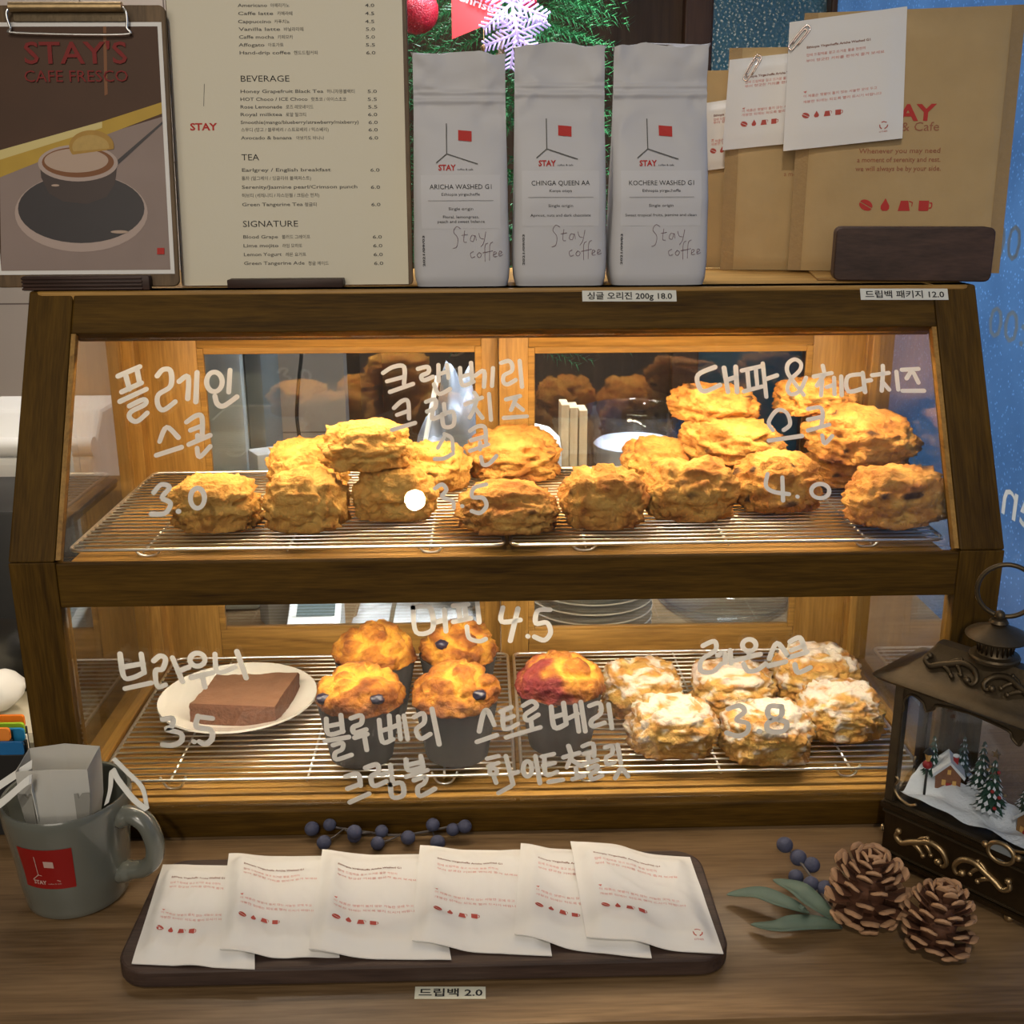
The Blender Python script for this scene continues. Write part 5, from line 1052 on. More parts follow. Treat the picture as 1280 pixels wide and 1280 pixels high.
def pinecone(label, u, vb, wpx, hpx, seed, tilt):
    p = at_z(u, vb, 0); sc = (p-CAM).dot(CF)/F_PX; R = wpx*sc/2; Hc = hpx*sc*.96; c = Vector((p.x, p.y+R*.55, 0)); rnd = random.Random(seed)
    t = thing('pinecone', label, 'pinecone', c, 0, 'pinecones beside the lantern'); E_ = Euler(tilt).to_matrix()
    core = MB(); core.lathe([(R*.15, 0), (R*.4, Hc*.12), (R*.45, Hc*.4), (R*.25, Hc*.75), (R*.05, Hc*.9)], 16); body = MB(); n = 66
    for i in range(n):
        f = i/(n-1); a = i*2.39996+rnd.uniform(-.12, .12); z = Hc*(.06+.84*f**.95); rad = R*(math.sin(PI*(.20+.72*f))**.8)*(1.05-.10*f); up = -.15+1.25*f**1.1+rnd.uniform(-.12, .12)
        ln_ = rad*rnd.uniform(.84, .98); w_ = R*(.29-.09*f); d = Vector((math.cos(a), math.sin(a), 0)); s_ = Vector((-d.y, d.x, 0)); o_ = Vector((0, 0, z-Hc*.06))+d*rad*.12
        dirv = (d*math.cos(up)+Vector((0, 0, math.sin(up)))).normalized(); nv_ = s_.cross(dirv)*-1
        rows_ = ((0, .22, .14), (.38, .55, .16), (.64, .85, .22), (.82, 1.0, .42), (.94, .80, .56), (1.0, .46, .36)); vs = []
        for q, ww, th in rows_:
            bend = nv_*(ln_*.14*q*q) if nv_.z > 0 else nv_*(-ln_*.14*q*q); ctr = o_+dirv*ln_*q+bend
            for k in (-1, -.5, 0, .5, 1): vs.append(ctr+s_*w_*ww*k*.5*1.7+nv_*(-th*w_*.5*(1-k*k*.5))+nv_*.15*w_*(1-abs(k))*q)
            for k in (1, .5, 0, -.5, -1): vs.append(ctr+s_*w_*ww*k*.5*1.7+nv_*(th*w_*.5*(1-k*k*.5)))
        m = len(rows_); k0 = len(body.v)
        fs = [(r*10+j, r*10+(j+1) % 10, (r+1)*10+(j+1) % 10, (r+1)*10+j) for r in range(m-1) for j in range(10)]
        body.add(vs, fs[:30], 0); body.f += [tuple(x+k0 for x in q_) for q_ in fs[30:]]+[tuple(k0+(m-1)*10+j for j in range(10))]; body.mi += [1]*(len(fs)-30+1)
    zoff = min((E_ @ v).z for v in body.v+core.v)
    for b_ in (core, body): b_.v = [E_ @ v+Vector((c.x, c.y, -zoff+.0003)) for v in b_.v]
    core.build('core', m_cone, t, 180); body.build('scales', [m_cone, m_conetip], t, 50); return t
pinecone('larger brown pinecone between the leaves and the lantern', 1085, 1168, 104, 108, 3, (.12, .05, 0))
pinecone('smaller brown pinecone, the one nearest the counter edge', 1177, 1210, 98, 92, 4, (-.1, .12, 0))

# ------------------------------------------------------------------ snow lantern
LA = Vector((.3165, -.0565, 0)); le = Vector((.642, -.766, 0)).normalized(); ln = Vector((-le.y, le.x, 0)); LL, LD = .137, .057
def lp(a, b, z): return LA+le*a+ln*b+Vector((0, 0, z))      # a along the front, b into depth
lan = thing('snow_lantern', 'antique bronze lantern with a snowy village inside and a ring handle', 'lantern', lp(LL/2, LD/2, 0))
def lbox(a0, a1, b0, b1, z0, z1, r=.001):
    mb = MB(); bm = bmesh.new(); bmesh.ops.create_cube(bm, size=1)
    for v in bm.verts: v.co = Vector((a0+(v.co.x+.5)*(a1-a0), b0+(v.co.y+.5)*(b1-b0), z0+(v.co.z+.5)*(z1-z0)))
    bmesh.ops.bevel(bm, geom=bm.edges[:], offset=r, segments=2, affect='EDGES')
    for v in bm.verts: v.co = lp(*v.co)
    return mb.bm(bm)
base = lbox(.003, LL-.003, .003, LD-.003, .012, .053, .001).build('base', M_brassdark, lan, 40)
for z0, z1, e, m in ((.0075, .0125, .0, M_brassdark), (.0135, .0155, .0012, M_brass), (.0500, .0530, .0012, M_brass), (.0545, .0600, -.0005, M_brassdark), (.0600, .0622, .0008, M_brass)): lbox(e, LL-e, e, LD-e, z0, z1, .0008).build('base_moulding', m, lan, 40)
for a in (.012, LL-.020):
    for b in (.006, LD-.008): mb = MB(); mb.ball(lp(a, b, .0042), .0042, 3); mb.build('foot', M_gold, lan, 180)
def scroll(pts, r0, side, off, m, parent, name='scroll_ornament'):
    pp = smooth_path([Vector((x, z, 0)) for x, z in pts], 5); n = len(pp); mb = MB(); r0 *= 1.45
    mb.tube([off(p.x, p.y) for p in pp], [r0*(.55+.9*math.sin(PI*min(1, .12+.88*i/n))) for i in range(n)], 7); mb.ball(off(pp[-1].x, pp[-1].y), r0*1.7, 2); mb.ball(off(pp[0].x, pp[0].y), r0*1.5, 2); return mb
def ornament(cx, cz, s, off, m, parent):
    mbA = MB()
    for sg in (-1, 1):
        P_ = lambda L_: [(cx+sg*x*s, cz+z*s) for x, z in L_]
        for L_, r in (([(1.0, .10), (1.04, -.02), (.92, -.10), (.80, -.03), (.62, .06), (.40, .16), (.18, .10), (.07, -.08), (.13, -.20), (.22, -.14)], .028), ([(.74, .0), (.60, -.06), (.50, -.16)], .02), ([(.66, .05), (.56, .16), (.46, .22)], .016), ([(.52, .10), (.42, .02), (.36, -.08)], .018)):
            q = scroll(P_(L_), r*s, sg, off, m, parent); mbA.add(q.v, q.f)
    return mbA.build('scroll_ornament', m, parent, 180)
ornament(LL*.48, .0325, .048, lambda a, z: lp(a, .0025, z), M_gold, base)
ornament(LD*.5, .0325, .026, lambda b, z: lp(.0025, b, z), M_gold, base)
# latch on the front edge
mb = MB(); mb.tube([lp(.106+.0105*math.cos(t), .0003, .0605+.0085*math.sin(t)) for t in [2*PI*i/28 for i in range(28)]], .0019, 8, True); lt = mb.build('latch_ring', M_gold, lan, 180)
mb = MB(); mb.prism(ell(.106, .0605, .0095, .0078, 28), lambda a, z, d: lp(a, d, z), .0005, .0022); mb.build('latch_plate', M_greyplastic, lt)
for sx in (-.0135, .0135): mb = MB(); mb.ball(lp(.106+sx, .001, .062), .003, 2, (1, 1, 1)); mb.build('latch_knob', M_gold, lt, 180)
# posts, arches, panes
ZB, ZE = .0622, .1755
for a in (.006, LL-.006):
    for b in (.006, LD-.006):
        mb = lbox(a-.0045, a+.0045, b-.0045, b+.0045, ZB, ZE, .001); mb.build('post', M_brassdark if b > .02 else M_brass, lan, 40)
def arch(off, wd):
    pts = lambda sg: [(wd/2+sg*(-wd/2+x), z) for x, z in ((.006, ZE-.030), (.011, ZE-.026), (.010, ZE-.018), (.016, ZE-.010), (.026, ZE-.013), (.030, ZE-.020), (.036, ZE-.016), (.040, ZE-.011), (wd*.5, ZE-.008))]
    for sg in (1, -1):
        q = smooth_path([Vector((x, z, 0)) for x, z in pts(sg)], 4); mb = MB(); poly = [(p.x, p.y) for p in q]; top = [(poly[-1][0], ZE), (poly[0][0], ZE)]
        vs = [off(x, z, 0) for x, z in poly]+[off(x, ZE, 0) for x, z in poly]; n = len(poly); vs += [off(x, z, .003) for x, z in poly]+[off(x, ZE, .003) for x, z in poly]
        mb.add(vs, [(i, i+1, n+i+1, n+i) for i in range(n-1)]+[(2*n+i, 3*n+i, 3*n+i+1, 2*n+i+1) for i in range(n-1)]+[(i, 2*n+i, 2*n+i+1, i+1) for i in range(n-1)])
        mb.tube([off(x, z, -.0003) for x, z in poly], .0012, 7); mb.build('arch_trim', M_brass, lan, 60)
    for sg in (1, -1):
        q = smooth_path([Vector((wd/2+sg*(-wd/2+x), z, 0)) for x, z in ((.006, ZB+.026), (.012, ZB+.022), (.009, ZB+.014), (.014, ZB+.006), (.024, ZB+.003), (.030, ZB+.006))], 4); mb = MB(); mb.tube([off(p.x, p.y, .0005) for p in q], .0013, 7); mb.build('corner_scroll', M_gold, lan, 180)
arch(lambda x, z, d: lp(x, .003+d, z), LL); arch(lambda x, z, d: lp(.003+d, x, z), LD)
m_lg = glass('lantern_glass', (.93, .95, .97, 1), 1.45)
for a0, a1, b0, b1 in ((.009, LL-.009, .0065, .0085), (.0065, .0085, .009, LD-.009), (.009, LL-.009, LD-.0085, LD-.0065), (LL-.0085, LL-.0065, .009, LD-.009)):
    MB().box((0, 0, 0), (0, 0, 0)); mb = MB(); vs = [lp(a, b, z) for z in (ZB, ZE-.001) for b in (b0, b1) for a in (a0, a1)]; mb.add(vs, [(0, 2, 3, 1), (4, 5, 7, 6), (0, 1, 5, 4), (2, 6, 7, 3), (0, 4, 6, 2), (1, 3, 7, 5)]); mb.build('pane', m_lg, lan)
# roof: flared hip
def hip(t_, z): return t_, z
lv = []; roof_prof = [(-.012, .0, .1760), (-.014, 0, .1785), (-.012, 0, .1808), (-.004, 0, .1830), (.006, 0, .1880), (.014, 0, .1955), (.0205, 0, .2045), (.0225, 0, .2085)]
mb = MB(); k = len(roof_prof)
vs = []
for e, _, z in roof_prof:
    e2 = min(e, LD/2-.006)
    rr = .006 if e < 0 else .003
    for a, b in rrect(e, LL-e, e2, LD-e2, rr, 3): vs.append(lp(a, b, z))
n = len(vs)//k
mb.add(vs, [(i*n+j, i*n+(j+1) % n, (i+1)*n+(j+1) % n, (i+1)*n+j) for i in range(k-1) for j in range(n)]+[tuple(range(n))[::-1], tuple((k-1)*n+j for j in range(n))])
roof = mb.build('roof', M_brass, lan, 35)
def roofoff(x, s_):       # on the front slope
    f = s_; zz = .1885+f*.0165; bb = .0068+f*.0138; return lp(x, bb-.0012, zz+.0008)
ornament(0, 0, .046, lambda a, z: roofoff(LL*.5+a, .42+z*42), M_brass, roof)
fc_ = lp(LL/2, LD/2, .018)
mb = MB(); mb.lathe([(.019, .190), (.0195, .1925), (.0185, .194), (.0140, .195), (.0125, .198), (.0135, .2045), (.016, .2065), (.0235, .2085), (.0242, .2098), (.022, .212), (.014, .2155), (.008, .2185), (.0055, .2195), (.0075, .2210), (.0060, .2235), (.003, .2245)], 36, fc_, rf=None); fin = mb.build('finial', M_brass, lan, 40)
for i in range(20):
    a = 2*PI*i/20; mb = MB() if i == 0 else mb; mb.tube([fc_+Vector((.0128*math.cos(a), .0128*math.sin(a), .196)), fc_+Vector((.0142*math.cos(a), .0142*math.sin(a), .2055))], .0009, 5)
mb.build('fluting', M_brassdark, fin, 180)
mb = MB(); mb.ball(fc_+Vector((0, 0, .2268)), .0042, 3); mb.build('knob', M_brass, fin, 180)
rc = fc_+Vector((.003, 0, .2268+.0205)); rx = Vector((.93, -.36, 0)).normalized()
mb = MB(); mb.tube([rc+rx*.0215*math.cos(t)+Vector((0, 0, .0215*math.sin(t))) for t in [2*PI*i/48 for i in range(48)]], .0019, 10, True); mb.build('ring_handle', M_brass, lan, 180)
# winter scene inside
m_snow = mat('toy_snow', (.70, .72, .76, 1), .7, bump=.6, bscale=300); m_tg = mat('toy_fir_green', (.02, .07, .045, 1), .6); m_brick = mat('toy_brick', (.22, .085, .04, 1), .7, var=.4, vscale=300); m_toyred = mat('toy_red', (.35, .02, .02, 1), .5); m_toyyel = mat('toy_window', (.75, .42, .12, 1), .5)
mb = MB(); mb.grid(24, 14, lambda a, b: lp(.0105+a*(LL-.021), .0105+b*(LD-.021), ZB+.004+.014*ss(.2, 1, b)*(1-.6*a)+.006*noise.noise(Vector((a*5, b*3, 2)))+.004*(1-a))); sn = mb.build('snow_ground', m_snow, lan, 180)
gz = lambda a, b: ZB+.004+.014*ss(.2, 1, (b-.0105)/(LD-.021))*(1-.6*(a/LL))+.004*(1-a/LL)
def house(a, b, w_, d_, h_, rot, walls, chim=True):
    z = gz(a, b)-.003; c = lp(a, b, z); Rm = Matrix.Rotation(rot, 3, 'Z'); q = lambda x, y, zz: c+Rm @ (le*x+ln*y)+Vector((0, 0, zz))
    mb = MB(); mb.prism([(-w_/2, 0), (w_/2, 0), (w_/2, h_), (0, h_*1.75), (-w_/2, h_)], lambda x, zz, y: q(x, y, zz), 0, d_); hs = mb.build('house', walls, lan)
    for sg in (-1, 1): mb = MB(); mb.prism([(sg*w_*.62, h_*.80), (0, h_*1.75), (0, h_*1.75+.0028), (sg*w_*.66, h_*.80+.0028)], lambda x, zz, y: q(x, y, zz), -.002, d_+.002); mb.build('snowy_roof', m_snow, hs)
    for x, zz, s_, m in ((-w_*.18, h_*.30, .0032, m_toyyel), (w_*.24, h_*.32, .0030, m_toyyel), (0, h_*1.05, .0028, m_toyyel), (w_*.02, 0, .0042, m_toyred)):
        mb = MB(); mb.prism([(x-s_/2, zz), (x+s_/2, zz), (x+s_/2, zz+s_*1.5), (x-s_/2, zz+s_*1.5)], lambda x, z2, y: q(x, y, z2), -.0008, .0004); mb.build('window' if m is m_toyyel else 'door', m, hs)
    if chim: mb = MB(); mb.prism([(w_*.16, h_*1.3), (w_*.36, h_*1.3), (w_*.36, h_*1.95), (w_*.16, h_*1.95)], lambda x, zz, y: q(x, y, zz), d_*.4, d_*.62); mb.build('chimney', m_toyred, hs); mb = MB(); mb.ball(q(w_*.26, d_*.5, h_*1.98), .0028, 2, (1, 1, .6)); mb.build('chimney_snow', m_snow, hs)
    return hs
house(.040, .036, .020, .020, .014, .55, m_brick); house(.112, .026, .018, .020, .0135, -.35, mat('toy_ochre', (.30, .15, .05, 1), .7, var=.3, vscale=200))
def fir(a, b, h_, r, seed, deco=False):
    z = gz(a, b)-.002; c = lp(a, b, z); mb = MB(); ms_ = MB(); tiers = 7
    rnd = random.Random(seed)
    for k in range(tiers):
        f = k/tiers; rr = r*(1-f)**.85; z0 = h_*(.08+.9*f); nn = max(6, int(16*(1-f)))
        for j in range(nn):
            an = 2*PI*j/nn+k*.6+rnd.uniform(-.15, .15); d = Vector((math.cos(an), math.sin(an), 0)); s_ = Vector((-d.y, d.x, 0)); L_ = rr*rnd.uniform(.85, 1.1); th = h_*.07
            o_ = c+Vector((0, 0, z0+h_*.10)); e = c+d*L_+Vector((0, 0, z0-h_*.02)); w_ = max(.0012, rr*.30); m_ = (o_+e)/2+Vector((0, 0, th*.3))
            mb.add([o_, m_+s_*w_, e, m_-s_*w_, m_-Vector((0, 0, th))], [(0, 1, 4), (1, 2, 4), (2, 3, 4), (3, 0, 4), (0, 3, 2, 1)])
            if rnd.random() < .75: ms_.add([m_*.35+e*.65+s_*w_*.5+Vector((0, 0, .0006)), e+Vector((0, 0, .0007)), m_*.35+e*.65-s_*w_*.5+Vector((0, 0, .0006)), m_*.75+e*.25+Vector((0, 0, .0011))], [(0, 1, 2, 3)])
    tr_ = mb.build('fir_tree', m_tg, lan); ms_.build('snow_tips', m_snow, tr_)
    if deco:
        for j in range(12):
            an = rnd.uniform(0, 2*PI); f = rnd.uniform(.05, .8); rr = r*(1-f)**.85*.95; mb = MB(); mb.ball(c+Vector((rr*math.cos(an), rr*math.sin(an), h_*(.10+.88*f))), .0016, 2); mb.build('bauble', m_toyred if j % 2 else M_gold, tr_, 180)
        mb = MB(); P_ = [(.0045*(1 if i % 2 else .42)*math.cos(PI*i/5+PI/2+PI), .0045*(1 if i % 2 else .42)*math.sin(PI*i/5+PI/2+PI)) for i in range(10)]; mb.prism(P_, lambda x, zz, d: c+le*x+ln*d+Vector((0, 0, h_*1.06+zz)), -.0008, .0008); mb.build('star', M_gold, tr_)
fir(.078, .034, .050, .0145, 1, True); fir(.060, .052, .048, .011, 2); fir(.022, .040, .040, .009, 3); fir(.040, .058, .040, .009, 4); fir(.100, .050, .032, .009, 5); fir(.126, .048, .040, .009, 6)
c = lp(.028, .020, gz(.028, .02)-.001); mb = MB(); mb.tube([c, c+Vector((0, 0, .034))], .0011, 7); lamp = mb.build('street_lamp', M_black, lan, 180)
mb = MB(); mb.lathe([(.0016, .034), (.0034, .0415)], 6, c); mb.build('lamp_glass', m_toyyel, lamp); mb = MB(); mb.lathe([(.0048, .0415), (.0012, .0455), (.0004, .048)], 6, c); mb.build('lamp_cap', M_black, lamp)
mb = MB(); mb.ball(c+Vector((0, 0, .0305)), .0042, 2, (1, 1, .9)); mb.build('wreath', m_toyred, lamp, 180)
#@@PART4
# ------------------------------------------------------------------ christmas tree behind the coffee bags
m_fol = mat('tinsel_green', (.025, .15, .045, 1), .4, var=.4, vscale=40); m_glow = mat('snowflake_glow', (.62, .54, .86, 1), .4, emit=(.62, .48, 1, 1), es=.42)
tcx, tcy, tz0, tz1 = .005, .735, .0005, 1.0
tree_ = thing('christmas_tree', 'green tinsel christmas tree behind the white coffee bags', 'christmas tree', (tcx, tcy, 0))
mb = MB(); mb.tube([(tcx, tcy, .03), (tcx, tcy, .97)], [.014, .005], 10); mb.build('trunk', M_trim, tree_, 180)
mb = MB(); mb.lathe([(.055, .0006), (.06, .004), (.045, .05), (.02, .052)], 24, (tcx, tcy, 0)); mb.build('pot', M_black, tree_, 40)
rnd = random.Random(4); mb = MB()
RT_ = lambda z: .20*max(.05, min(1, (1.22-z)/.48))
for i in range(760):
    z = rnd.uniform(.34, 1.0); a = rnd.uniform(0, 2*PI); r = RT_(z)*rnd.uniform(.75, 1.06); tip = Vector((tcx+r*math.cos(a), tcy+r*math.sin(a)*.6, z-.02)); o_ = Vector((tcx, tcy, z+.03)); m_ = o_*.55+tip*.45
    ax = (tip-m_).normalized(); s_ = ax.orthogonal().normalized(); u_ = ax.cross(s_)
    for k in range(30):
        f = k/30; p = m_*(1-f)+tip*f; an = k*2.4; d = (s_*math.cos(an)+u_*math.sin(an))*.75+ax*.6; L_ = .020*(1-.4*f); w_ = ax.cross(d).normalized()*.0009
        mb.add([p-w_, p+w_, p+d*L_], [(0, 1, 2)])
mb.build('foliage', m_fol, tree_)
def bauble(label, u, v, y, r, m):
    c = at_y(u, v, y); t = thing('bauble', label, 'bauble', c, 0, 'baubles on the christmas tree'); mb = MB(); mb.ball(c, r, 4, fn=(lambda q: 1+.03*noise.noise(q*9)) if r > .01 else None); b_ = mb.build('ball', m, t, 180)
    mb = MB(); mb.lathe([(r*.2, r*.97), (r*.2, r*1.12), (r*.05, r*1.15)], 10, c); mb.build('cap', M_gold, b_); mb = MB(); mb.tube([c+Vector((0, 0, r*1.12)), c+Vector((0, .012, r*1.12+.02))], .0005, 5); mb.build('hanging_loop', M_gold, b_)
m_rb = mat('red_glitter', (.42, .01, .03, 1), .3, var=.6, vscale=300, bump=1, bscale=500)
bauble('red glitter bauble at the left of the tree, next to the menu board', 521, 14, .555, .026, m_rb); bauble('small red bauble at the upper right of the tree', 661, 4, .565, .010, m_rb)
bauble('small pale bauble at the right of the tree, beside the snowflake', 671, 24, .56, .006, mat('pearl_bauble', (.6, .62, .68, 1), .25)); bauble('tiny golden bauble below the red pennant', 605, 60, .555, .004, M_gold)
# red pennant with white writing
Pn = Frame(at_y(565, 49, .545), (1, 0, 0), (0, .1, 1))
if Pn.n.y > 0: Pn.n = -Pn.n
pen = thing('pennant', 'red cardboard pennant with white writing hanging on the tree', 'pennant', Pn.o)
mb = MB(); mb.prism([Pn.at(565, 49), Pn.at(608, 31), Pn.at(636, -6), Pn.at(650, -30), Pn.at(564, -30)], lambda a, b, d: Pn(a, b, d), -.0012, 0); pb = mb.build('card', mat('pennant_red', lin(222, 58, 62), .6), pen)
def rot_fn(fr, o, ang, d): return lambda x, y: fr(o[0]+x*math.cos(ang)-y*math.sin(ang), o[1]+x*math.sin(ang)+y*math.cos(ang), d)
mb = MB(); a = Pn.at(573, -8); mb.text('Merry', .013, rot_fn(Pn, (a[0], a[1]+.007), -.32, .0006), width=.050, bold=.02); a = Pn.at(569, 3); mb.text('Christmas', .013, rot_fn(Pn, (a[0], a[1]+.004), -.34, .0006), width=.072, bold=.02); mb.build('lettering', mat('pennant_white', (.8, .74, .74, 1), .7), pb)
def snowflake(label, u, v, y, s, seed):
    c = at_y(u, v, y); t = MB(); rnd = random.Random(seed); P_ = Matrix.Rotation(seed*.7, 3, 'Y')
    for k in range(6):
        d = P_ @ Vector((math.cos(PI*k/3), 0, math.sin(PI*k/3))); t.tube([Vector((0, 0, 0)), d*s], s*.045, 6)
        for f in (.2, .35, .5, .65, .8, .92):
            for sg in (-1, 1): e = P_ @ Vector((math.cos(PI*k/3+sg*.9), 0, math.sin(PI*k/3+sg*.9))); t.tube([d*s*f, d*s*f+e*s*.34*(1.15-f*.6)], s*.032, 6)
    o = t.build('snowflake', m_glow, None, 180); o.location = c; tag(o, label, 'snowflake ornament', 'glowing snowflakes on the tree')
snowflake('glowing white snowflake ornament lowest on the tree, right of the pennant', 645, 42, .552, .040, 1); snowflake('glowing violet white snowflake ornament at the picture top, over the pennant tip', 640, 4, .538, .044, 2)

# ------------------------------------------------------------------ on the counter behind the case
gp = 'stacked saucers behind the case'
pz = at_y(738, 765, .47); names = ['lowest of the white plates stacked behind the case', 'second plate from the bottom of the stack behind the case', 'third plate from the bottom of the stack behind the case', 'fourth plate from the bottom of the stack behind the case', 'fifth plate from the bottom of the stack behind the case', 'sixth plate from the bottom of the stack behind the case', 'uppermost white plate of the stack behind the case']
proto = None
for i in range(7):
    if proto is None:
        proto = thing('saucer', names[i], 'plate', (pz.x, .475, .0003), 0, gp); mb = MB(); mb.lathe([(r, z*.85) for r, z in plate_prof(.082)], 56, (pz.x, .475, .0003)); pd = mb.build('dish', M_ceramic, proto, 50)
    else:
        c_ = proto.copy(); COL.objects.link(c_); c_.location.z = .0003+i*.0131; c_['label'] = names[i]; d_ = pd.copy(); COL.objects.link(d_); d_.parent = c_
m_bowl = M_jar
bx = at_y(903, 765, .50); mb = MB(); mb.lathe([(.035, .0004), (.05, .002), (.088, .030), (.0935, .040), (.0935, .0425), (.090, .0425), (.085, .033), (.048, .006), (.002, .0055)], 56, (0, 0, 0)); o = mb.build('glass_bowl', M_jar, None, 50); o.location = (bx.x, .50, 0); tag(o, 'clear glass bowl on the counter to the right of the stacked plates', 'bowl')
jx = at_y(795, 520, .68)
jar = thing('glass_jar', 'big clear glass jar with a wide rim behind the upper rear door', 'jar', (jx.x, .68, .0004))
R_ = .080; mb = MB(); mb.lathe([(R_*.8, 0), (R_*.86, .004), (R_*.86, .01), (R_*.84, .225), (R_*.84, .235), (R_*.95, .245), (R_, .252), (R_*.98, .256), (R_*.93, .252), (R_*.80, .236), (R_*.80, .012), (.002, .008)], 48, (jx.x, .68, .0004)); mb.build('jar_body', M_jar, jar, 50)
m_mil = mat('milky_filling', (.55, .55, .62, 1), .5)
for k, z in enumerate((.04, .085, .13, .175)): mb = MB(); mb.lathe([(R_*.70, z), (R_*.76, z+.004), (R_*.76, z+.030), (R_*.70, z+.034)], 40, (jx.x, .68, .0004)); mb.build('stacked_lid', m_mil if k != 2 else mat('pink_lid', (.5, .3, .3, 1), .5), jar, 50)
sx_ = at_y(704, 560, .60)
cupb = thing('white_canister', 'white rounded canister behind the rear doors, left of the glass jar', 'canister', (sx_.x-.048, .56, .0002)); mb = MB(); mb.lathe([(.040, 0), (.043, .004), (.043, .225), (.040, .243), (.028, .255), (.012, .260), (.002, .261)], 40, (sx_.x-.048, .56, .0002)); mb.build('canister_body', M_white, cupb, 50)
mb = MB(); mb.lathe([(.0435, .195), (.0445, .197), (.0445, .201), (.0435, .203)], 40, (sx_.x-.048, .56, .0002), False, False); mb.build('lid_seam', M_greyplastic, cupb, 50)
m_stir = wood('pale_birch', (.42, .30, .17, 1), (.58, .45, .28, 1), 'Z', 1.5)
for i, (dx, rz) in enumerate(((0, .06), (.0135, -.02), (.027, .03))):
    mb = MB(); mb.rbox((-.0055, -.02, .0003), (.0055, .02, at_y(700, 506, .58).z-.004*i), .001); o = mb.build('stirrer_pack', m_stir, None, 40); o.location = (sx_.x+.0005+dx*.92, .60, 0); o.rotation_euler = (0, 0, rz*.5)
    tag(o, ['upright pale wooden stirrer pack touching the white canister', 'upright pale wooden stirrer pack between the other two', 'upright pale wooden stirrer pack nearest the glass jar'][i], 'stirrer pack', 'wooden stirrer packs')
# card terminal and plastic packs
m_scr = mat('terminal_screen', (.10, .13, .13, 1), .2)
def terminal(label, cx, cy, rz):
    t = thing('card_terminal', label, 'card terminal', (cx, cy, .0003), rz, 'card terminals behind the case'); X_ = XF[t.name]
    q = lambda x, y, z: X_ @ Vector((x, y, z)); mb = MB(); pr = [(-.032, 0), (.055, 0), (.055, .052), (.045, .055), (-.030, .032), (-.034, .026)]
    mb.prism(pr, lambda y, z, x: q(x, y, z), -.034, .034); b_ = mb.build('housing', M_white, t, bevel=.003)
    mb = MB(); mb.add([q(x, y, .0322+(y+.030)*.3067+.0006) for x, y in ((-.023, -.012), (.026, -.012), (.026, .036), (-.023, .036))], [(0, 1, 2, 3)]); mb.build('screen', m_scr, b_)
    mb = MB(); mb.tube([q(.005, -.0335, .014), q(.005, -.0365, .014)], .0042, 14); mb.build('round_button', M_greyplastic, b_, 40); mb = MB(); mb.box((0, 0, 0), (0, 0, 0)) if False else None
    mb = MB()
    for k in range(6): vs = [q(-.027+k*.002, -.0345, z) for z in (.010, .016)]; mb.tube(vs, .0004, 4)
    mb.build('speaker_slots', M_black, b_)
tp = at_y(392, 770, .44); terminal('white card terminal with a grey screen behind the left rear door', tp.x, .452, .05)
tp = at_y(112, 775, .36); terminal('second white card terminal added as a reflection in the left end glass', tp.x-.012, .375, -.1)  # built copy standing in for a mirror image of the other terminal
m_wrap = M_plastic
def packs(u0, u1, label, y, z0, k):
    a = at_y(u0, 775, y); b = at_y(u1, 775, y); mb = MB(); n = 24
    f = lambda p, q, s: Vector((a.x+(b.x-a.x)*p, y+.11*q, z0+(.013*math.sin(PI*p)**.3*math.sin(PI*q)**.3*(1+.3*noise.noise(Vector((p*6, q*6, k)))) if s else 0)+.0004))
    mb.grid(n, n, lambda p, q: f(p, q, 1)); nb_ = len(mb.v); mb.grid(n, n, lambda p, q: f(p, q, 0)); t = mb.build('plastic_pack', mat('frosted_wrap', (.50, .50, .50, 1), .25) if 'frosted_wrap' not in MATS else MATS['frosted_wrap'], None, 180)
    c_ = Vector(((a.x+b.x)/2, y+.055, z0)); 
    for v in t.data.vertices: v.co -= c_
    t.location = c_; tag(t, label, 'plastic pack', 'wrapped packs behind the case')
packs(428, 520, 'shiny plastic wrapped pack next to the card terminal behind the case', .42, 0, 1); packs(515, 604, 'shiny plastic wrapped pack beside the saucer stack, on the side of the terminal', .43, 0, 2); packs(440, 590, 'shiny plastic wrapped pack lying across two other packs', .44, .0175, 3)
# plastic bag standing behind the left door, white stick, dark espresso corner
m_pb2 = mat('bluish_plastic_bag', (.34, .38, .46, 1), .35)
a = at_y(575, 560, .50); mb = MB(); bm = bmesh.new(); bmesh.ops.create_icosphere(bm, subdivisions=4, radius=1)
for v in bm.verts:
    q = v.co.copy(); f = 1+.16*noise.noise(q*2)+.1*(1-abs(noise.noise(q*3.3))); v.co = Vector((q.x*.052*f*(1-.3*max(0, q.z)), q.y*.04*f, (q.z+1)*.155*f))
zmin = min(v.co.z for v in bm.verts)
for v in bm.verts: v.co.z -= zmin-.0004
mb.bm(bm); o = mb.build('plastic_bag', m_pb2, None, 180); o.location = (a.x-.008, .53, 0); tag(o, 'crumpled bluish plastic bag standing behind the left rear door', 'plastic bag')
mb = MB(); p0 = at_y(528, 570, .40); p1 = at_y(547, 470, .40); d = (p1-p0).normalized(); e0 = p0+d*(-(p0.z-.002)/d.z); mb.tube([e0, p1], .003, 10); o = mb.build('white_stick', M_white, None, 180)
for v in o.data.vertices: v.co -= e0
o.location = e0; tag(o, 'thin white stick leaning behind the left rear door', 'stick')
